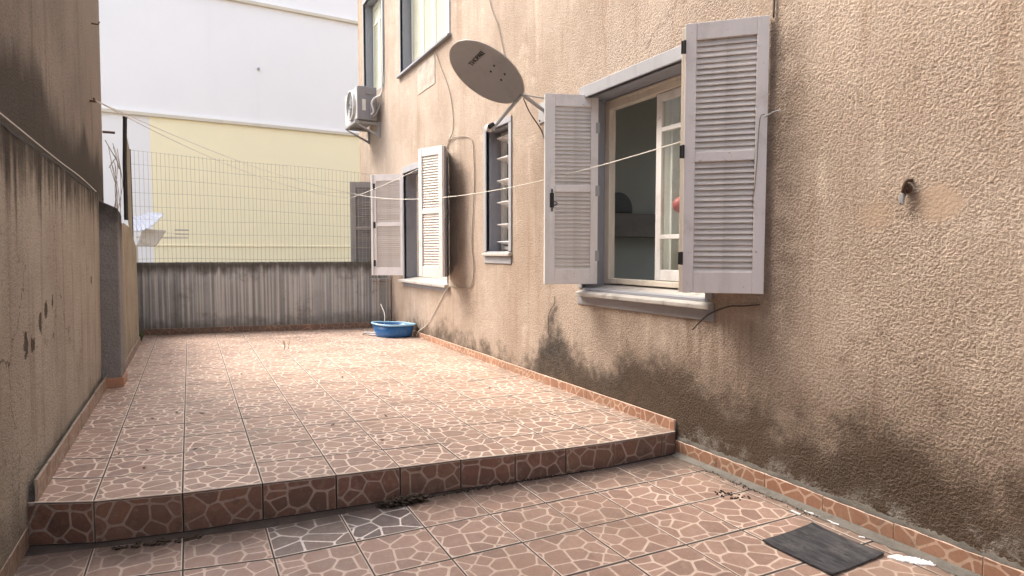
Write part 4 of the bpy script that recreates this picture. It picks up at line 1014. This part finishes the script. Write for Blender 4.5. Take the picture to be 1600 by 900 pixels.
# ------------------------------------------------------------------ slate sheet, paint flakes, debris on the floor
def onl(x, y, dz_=0): return (x, y, zl(x)+dz_)
sl = MB(); C4 = [(2.215, 1.835), (2.555, 1.84), (2.56, 1.505), (2.222, 1.505)]
cxm, cym = 2.39, 1.67
NG = 10; gp = []
for a in range(NG+1):
    for c in range(NG+1):
        u, v = a/NG, c/NG
        q = [(C4[0][k]*(1-u)+C4[1][k]*u)*(1-v)+(C4[3][k]*(1-u)+C4[2][k]*u)*v for k in (0, 1)]
        ed = max(abs(u-.5), abs(v-.5))*2
        gp.append((q[0]-cxm+random.uniform(-.0015, .0015)*(ed > .99), q[1]-cym+random.uniform(-.0015, .0015)*(ed > .99), .010+.017*(q[0]-cxm)+.006*(2*abs(u-.5)*2*abs(v-.5))**3+random.uniform(-.0006, .0006)))
tot = len(gp)
sl.poly(gp+[(x_, y_, z_-.008) for x_, y_, z_ in gp], [f_ for a in range(NG) for c in range(NG) for f_ in ((a*(NG+1)+c, a*(NG+1)+c+1, (a+1)*(NG+1)+c+1, (a+1)*(NG+1)+c), tuple(tot+q for q in (a*(NG+1)+c, (a+1)*(NG+1)+c, (a+1)*(NG+1)+c+1, a*(NG+1)+c+1)))]
        + [f_ for c in range(NG) for f_ in ((c, c+1, tot+c+1, tot+c), (NG*(NG+1)+c, NG*(NG+1)+c+1, tot+NG*(NG+1)+c+1, tot+NG*(NG+1)+c), (c*(NG+1), (c+1)*(NG+1), tot+(c+1)*(NG+1), tot+c*(NG+1)), (c*(NG+1)+NG, (c+1)*(NG+1)+NG, tot+(c+1)*(NG+1)+NG, tot+c*(NG+1)+NG))])
tag(sl.build('slate_sheet', SLATE, loc=onl(cxm, cym)), 'square dark grey slate sheet lying on the lower floor at bottom right', 'slate')
def flake_patch(name, cx, cy, rx, ry, n_, m, label, cat, h=.004, rot=0, smin=.006, smax=.018):
    b = MB()
    for k in range(n_):
        a, r_ = random.uniform(0, 6.28), random.random()**.6
        u, v = rx*r_*math.cos(a), ry*r_*math.sin(a); x_, y_ = cx+u*math.cos(rot)-v*math.sin(rot), cy+u*math.sin(rot)+v*math.cos(rot)
        s_ = random.uniform(smin, smax); q = random.randint(4, 6); t0 = random.uniform(0, 6.28)
        P = [(x_+s_*random.uniform(.6, 1)*math.cos(t0+2*math.pi*i/q), y_+s_*random.uniform(.6, 1)*math.sin(t0+2*math.pi*i/q)) for i in range(q)]
        z_ = random.uniform(.0015, h)
        b.poly([(a_, c_, zl(a_)+z_-.002) for a_, c_ in P]+[(a_, c_, zl(a_)+z_+random.uniform(0, .004)) for a_, c_ in P], [tuple(range(q)), tuple(range(q, 2*q))]+[(i, (i+1)%q, q+(i+1)%q, q+i) for i in range(q)])
    return tag(b.build(name, m), label, cat)
stuff(flake_patch('paint_flakes', 2.62, 1.425, .085, .022, 150, PAINTCHIP, 'white peeling paint flakes beside the dark slate sheet', 'paint flakes', rot=R(-52)))
stuff(flake_patch('leaf_litter', .95, 3.035, .13, .035, 160, DEBRIS, 'small heap of dark leaf litter at the middle of the step foot', 'debris', h=.035, rot=R(-8), smin=.008, smax=.02))
stuff(flake_patch('leaf_litter', -.16, 3.17, .20, .03, 40, DEBRIS, 'dark leaf litter at the left end of the step foot', 'debris', h=.010, rot=R(-12)))
stuff(flake_patch('grit', 2.50, 2.27, .09, .05, 35, DEBRIS, 'dark grit scattered near the wall on the lower floor', 'debris', h=.004, smin=.003, smax=.008, rot=R(-60)))
stuff(flake_patch('grit', 1.6, 3.0, .55, .02, 150, DEBRIS, 'line of grit along the right part of the step foot', 'debris', h=.006, smin=.003, smax=.010, rot=R(-5)))
stuff(flake_patch('grit', 2.64, 2.3, .45, .03, 60, DEBRIS, 'grit gathered in the gutter beside the skirting tiles', 'debris', h=.012, smin=.0015, smax=.006, rot=R(90)))
CHIPL = ['white plaster chip farthest back along the skirting, short and upright', 'slanting white plaster chip at the top end of the row by the skirting', 'long thin white plaster chip in the middle of the row by the skirting', 'broad stubby white plaster chip just behind the slate sheet corner', 'tiny white plaster chip between the slate sheet and the skirting']
for (a0_, b0_), (a1_, b1_), wd in (((2.60, 1.99), (2.60, 1.94), .007), ((2.655, 1.955), (2.665, 1.89), .008), ((2.665, 1.89), (2.655, 1.80), .005), ((2.65, 1.81), (2.665, 1.78), .012), ((2.625, 1.66), (2.64, 1.64), .006)):
    P0_, P1_ = Vector((a0_, b0_)), Vector((a1_, b1_)); d_ = (P1_-P0_).normalized(); nn_ = Vector((-d_.y, d_.x))*wd
    q = [P0_+nn_, P0_-nn_*.6, P1_-nn_, P1_+nn_*.7]
    tag(MB().poly([(p.x, p.y, zl(p.x)+.002) for p in q]+[(p.x, p.y, zl(p.x)+.006) for p in q], [(0,1,2,3),(4,5,6,7),(0,1,5,4),(1,2,6,5),(2,3,7,6),(3,0,4,7)]).build('plaster_chip', PAINTCHIP),
        CHIPL.pop(0), 'plaster chip', 'white chips by the skirting')
LEAFL = ['dry leaf speck beside the second long tile joint from the left wall, near the pillar', 'dry leaf speck on the third tile column level with the pillar foot', 'dry leaf speck just left of the pillar-level joint crossing', 'dry leaf speck in the second tile column a tile above the curled sliver', 'dry sliver of leaf on the first long joint from the left wall', 'dry leaf in the second tile column nearest the left end of the step', 'dry leaf speck in the third tile column two tiles above the step lip', 'dry leaf speck near the middle of the upper terrace', 'dry leaf speck right of the terrace middle, three tiles from the step lip', 'dry leaf speck halfway up the terrace below the dry weed', 'dry leaf speck left of the dry weed in the middle of the terrace', 'dry leaf speck on the far right tiles in front of the blue basin', 'dry leaf speck on the far left tiles behind the pillar', 'dry leaf speck on the second tile row above the middle of the step lip', 'dry leaf speck on the right side tiles below the narrow window']
for x_, y_ in ((-.11, 4.92), (.05, 4.797), (-.254, 4.805), (-.244, 4.032), (-.381, 4.041), (-.241, 3.711), (0, 3.93), (.805, 4.074), (1.177, 4.129), (1.205, 5.63), (.4, 6.2), (1.9, 6.8), (-.2, 7.3), (1.0, 3.6), (2.2, 4.6)):
    a = random.uniform(0, 6.28); s_ = random.uniform(.007, .013); pts = []
    for u, v, z in ((-1.5, 0, .003), (-.6, .5, .007), (.5, .45, .005), (1.5, .05, .012), (.5, -.45, .006), (-.6, -.5, .004)):
        pts.append((s_*(u*math.cos(a)-v*math.sin(a)), s_*(u*math.sin(a)+v*math.cos(a)), z))
    b = MB().poly(pts+[(p[0], p[1], p[2]-.0012) for p in pts], [(0,1,2,3,4,5), (11,10,9,8,7,6)]+[(i, (i+1)%6, 6+(i+1)%6, 6+i) for i in range(6)])
    tag(b.build('dry_leaf', LEAFM, loc=(x_, y_, ZU+.001)), LEAFL.pop(0), 'leaf', 'dry leaves on the terrace')
b = MB().tube(spline([(0, 0, 0), (.006, .0, .05), (-.004, .01, .10)]), .005, 5).tube(spline([(.045, -.02, 0), (.05, -.02, .04), (.06, -.01, .09)]), .004, 5).tube([(.05, -.02, .045), (.03, -.02, .07)], .003, 4).tube([(.0, 0, .05), (-.02, .0, .08)], .003, 4)
tag(b.build('dry_weed', TWIG, loc=(.965, 7.65, ZU)), 'dry weed stalks growing from a joint in the middle of the terrace', 'plant')
def weed(x_, y_, z_, label, k=14, h=.12):
    b = MB()
    for i in range(k):
        a = random.uniform(0, 6.28); hh = random.uniform(.4, 1)*h; u, v = math.cos(a), math.sin(a); wd = .006
        p1 = Vector((.2*hh*u, .2*hh*v, hh*.6)); p2 = Vector((.5*hh*u, .5*hh*v, hh)); s_ = Vector((-v, u, 0))*wd
        b.poly([s_*.5, -s_*.5, p1-s_, p1+s_, p2], [(0, 1, 2, 3), (3, 2, 4)])
    tag(b.build('weed', m_plain('weed_green', (.07, .10, .04), .8, .3), loc=(x_, y_, z_)), label, 'plant')
weed(-.575, 9.15, ZU, 'small green weed in the far left corner by the end wall', 16, .22)
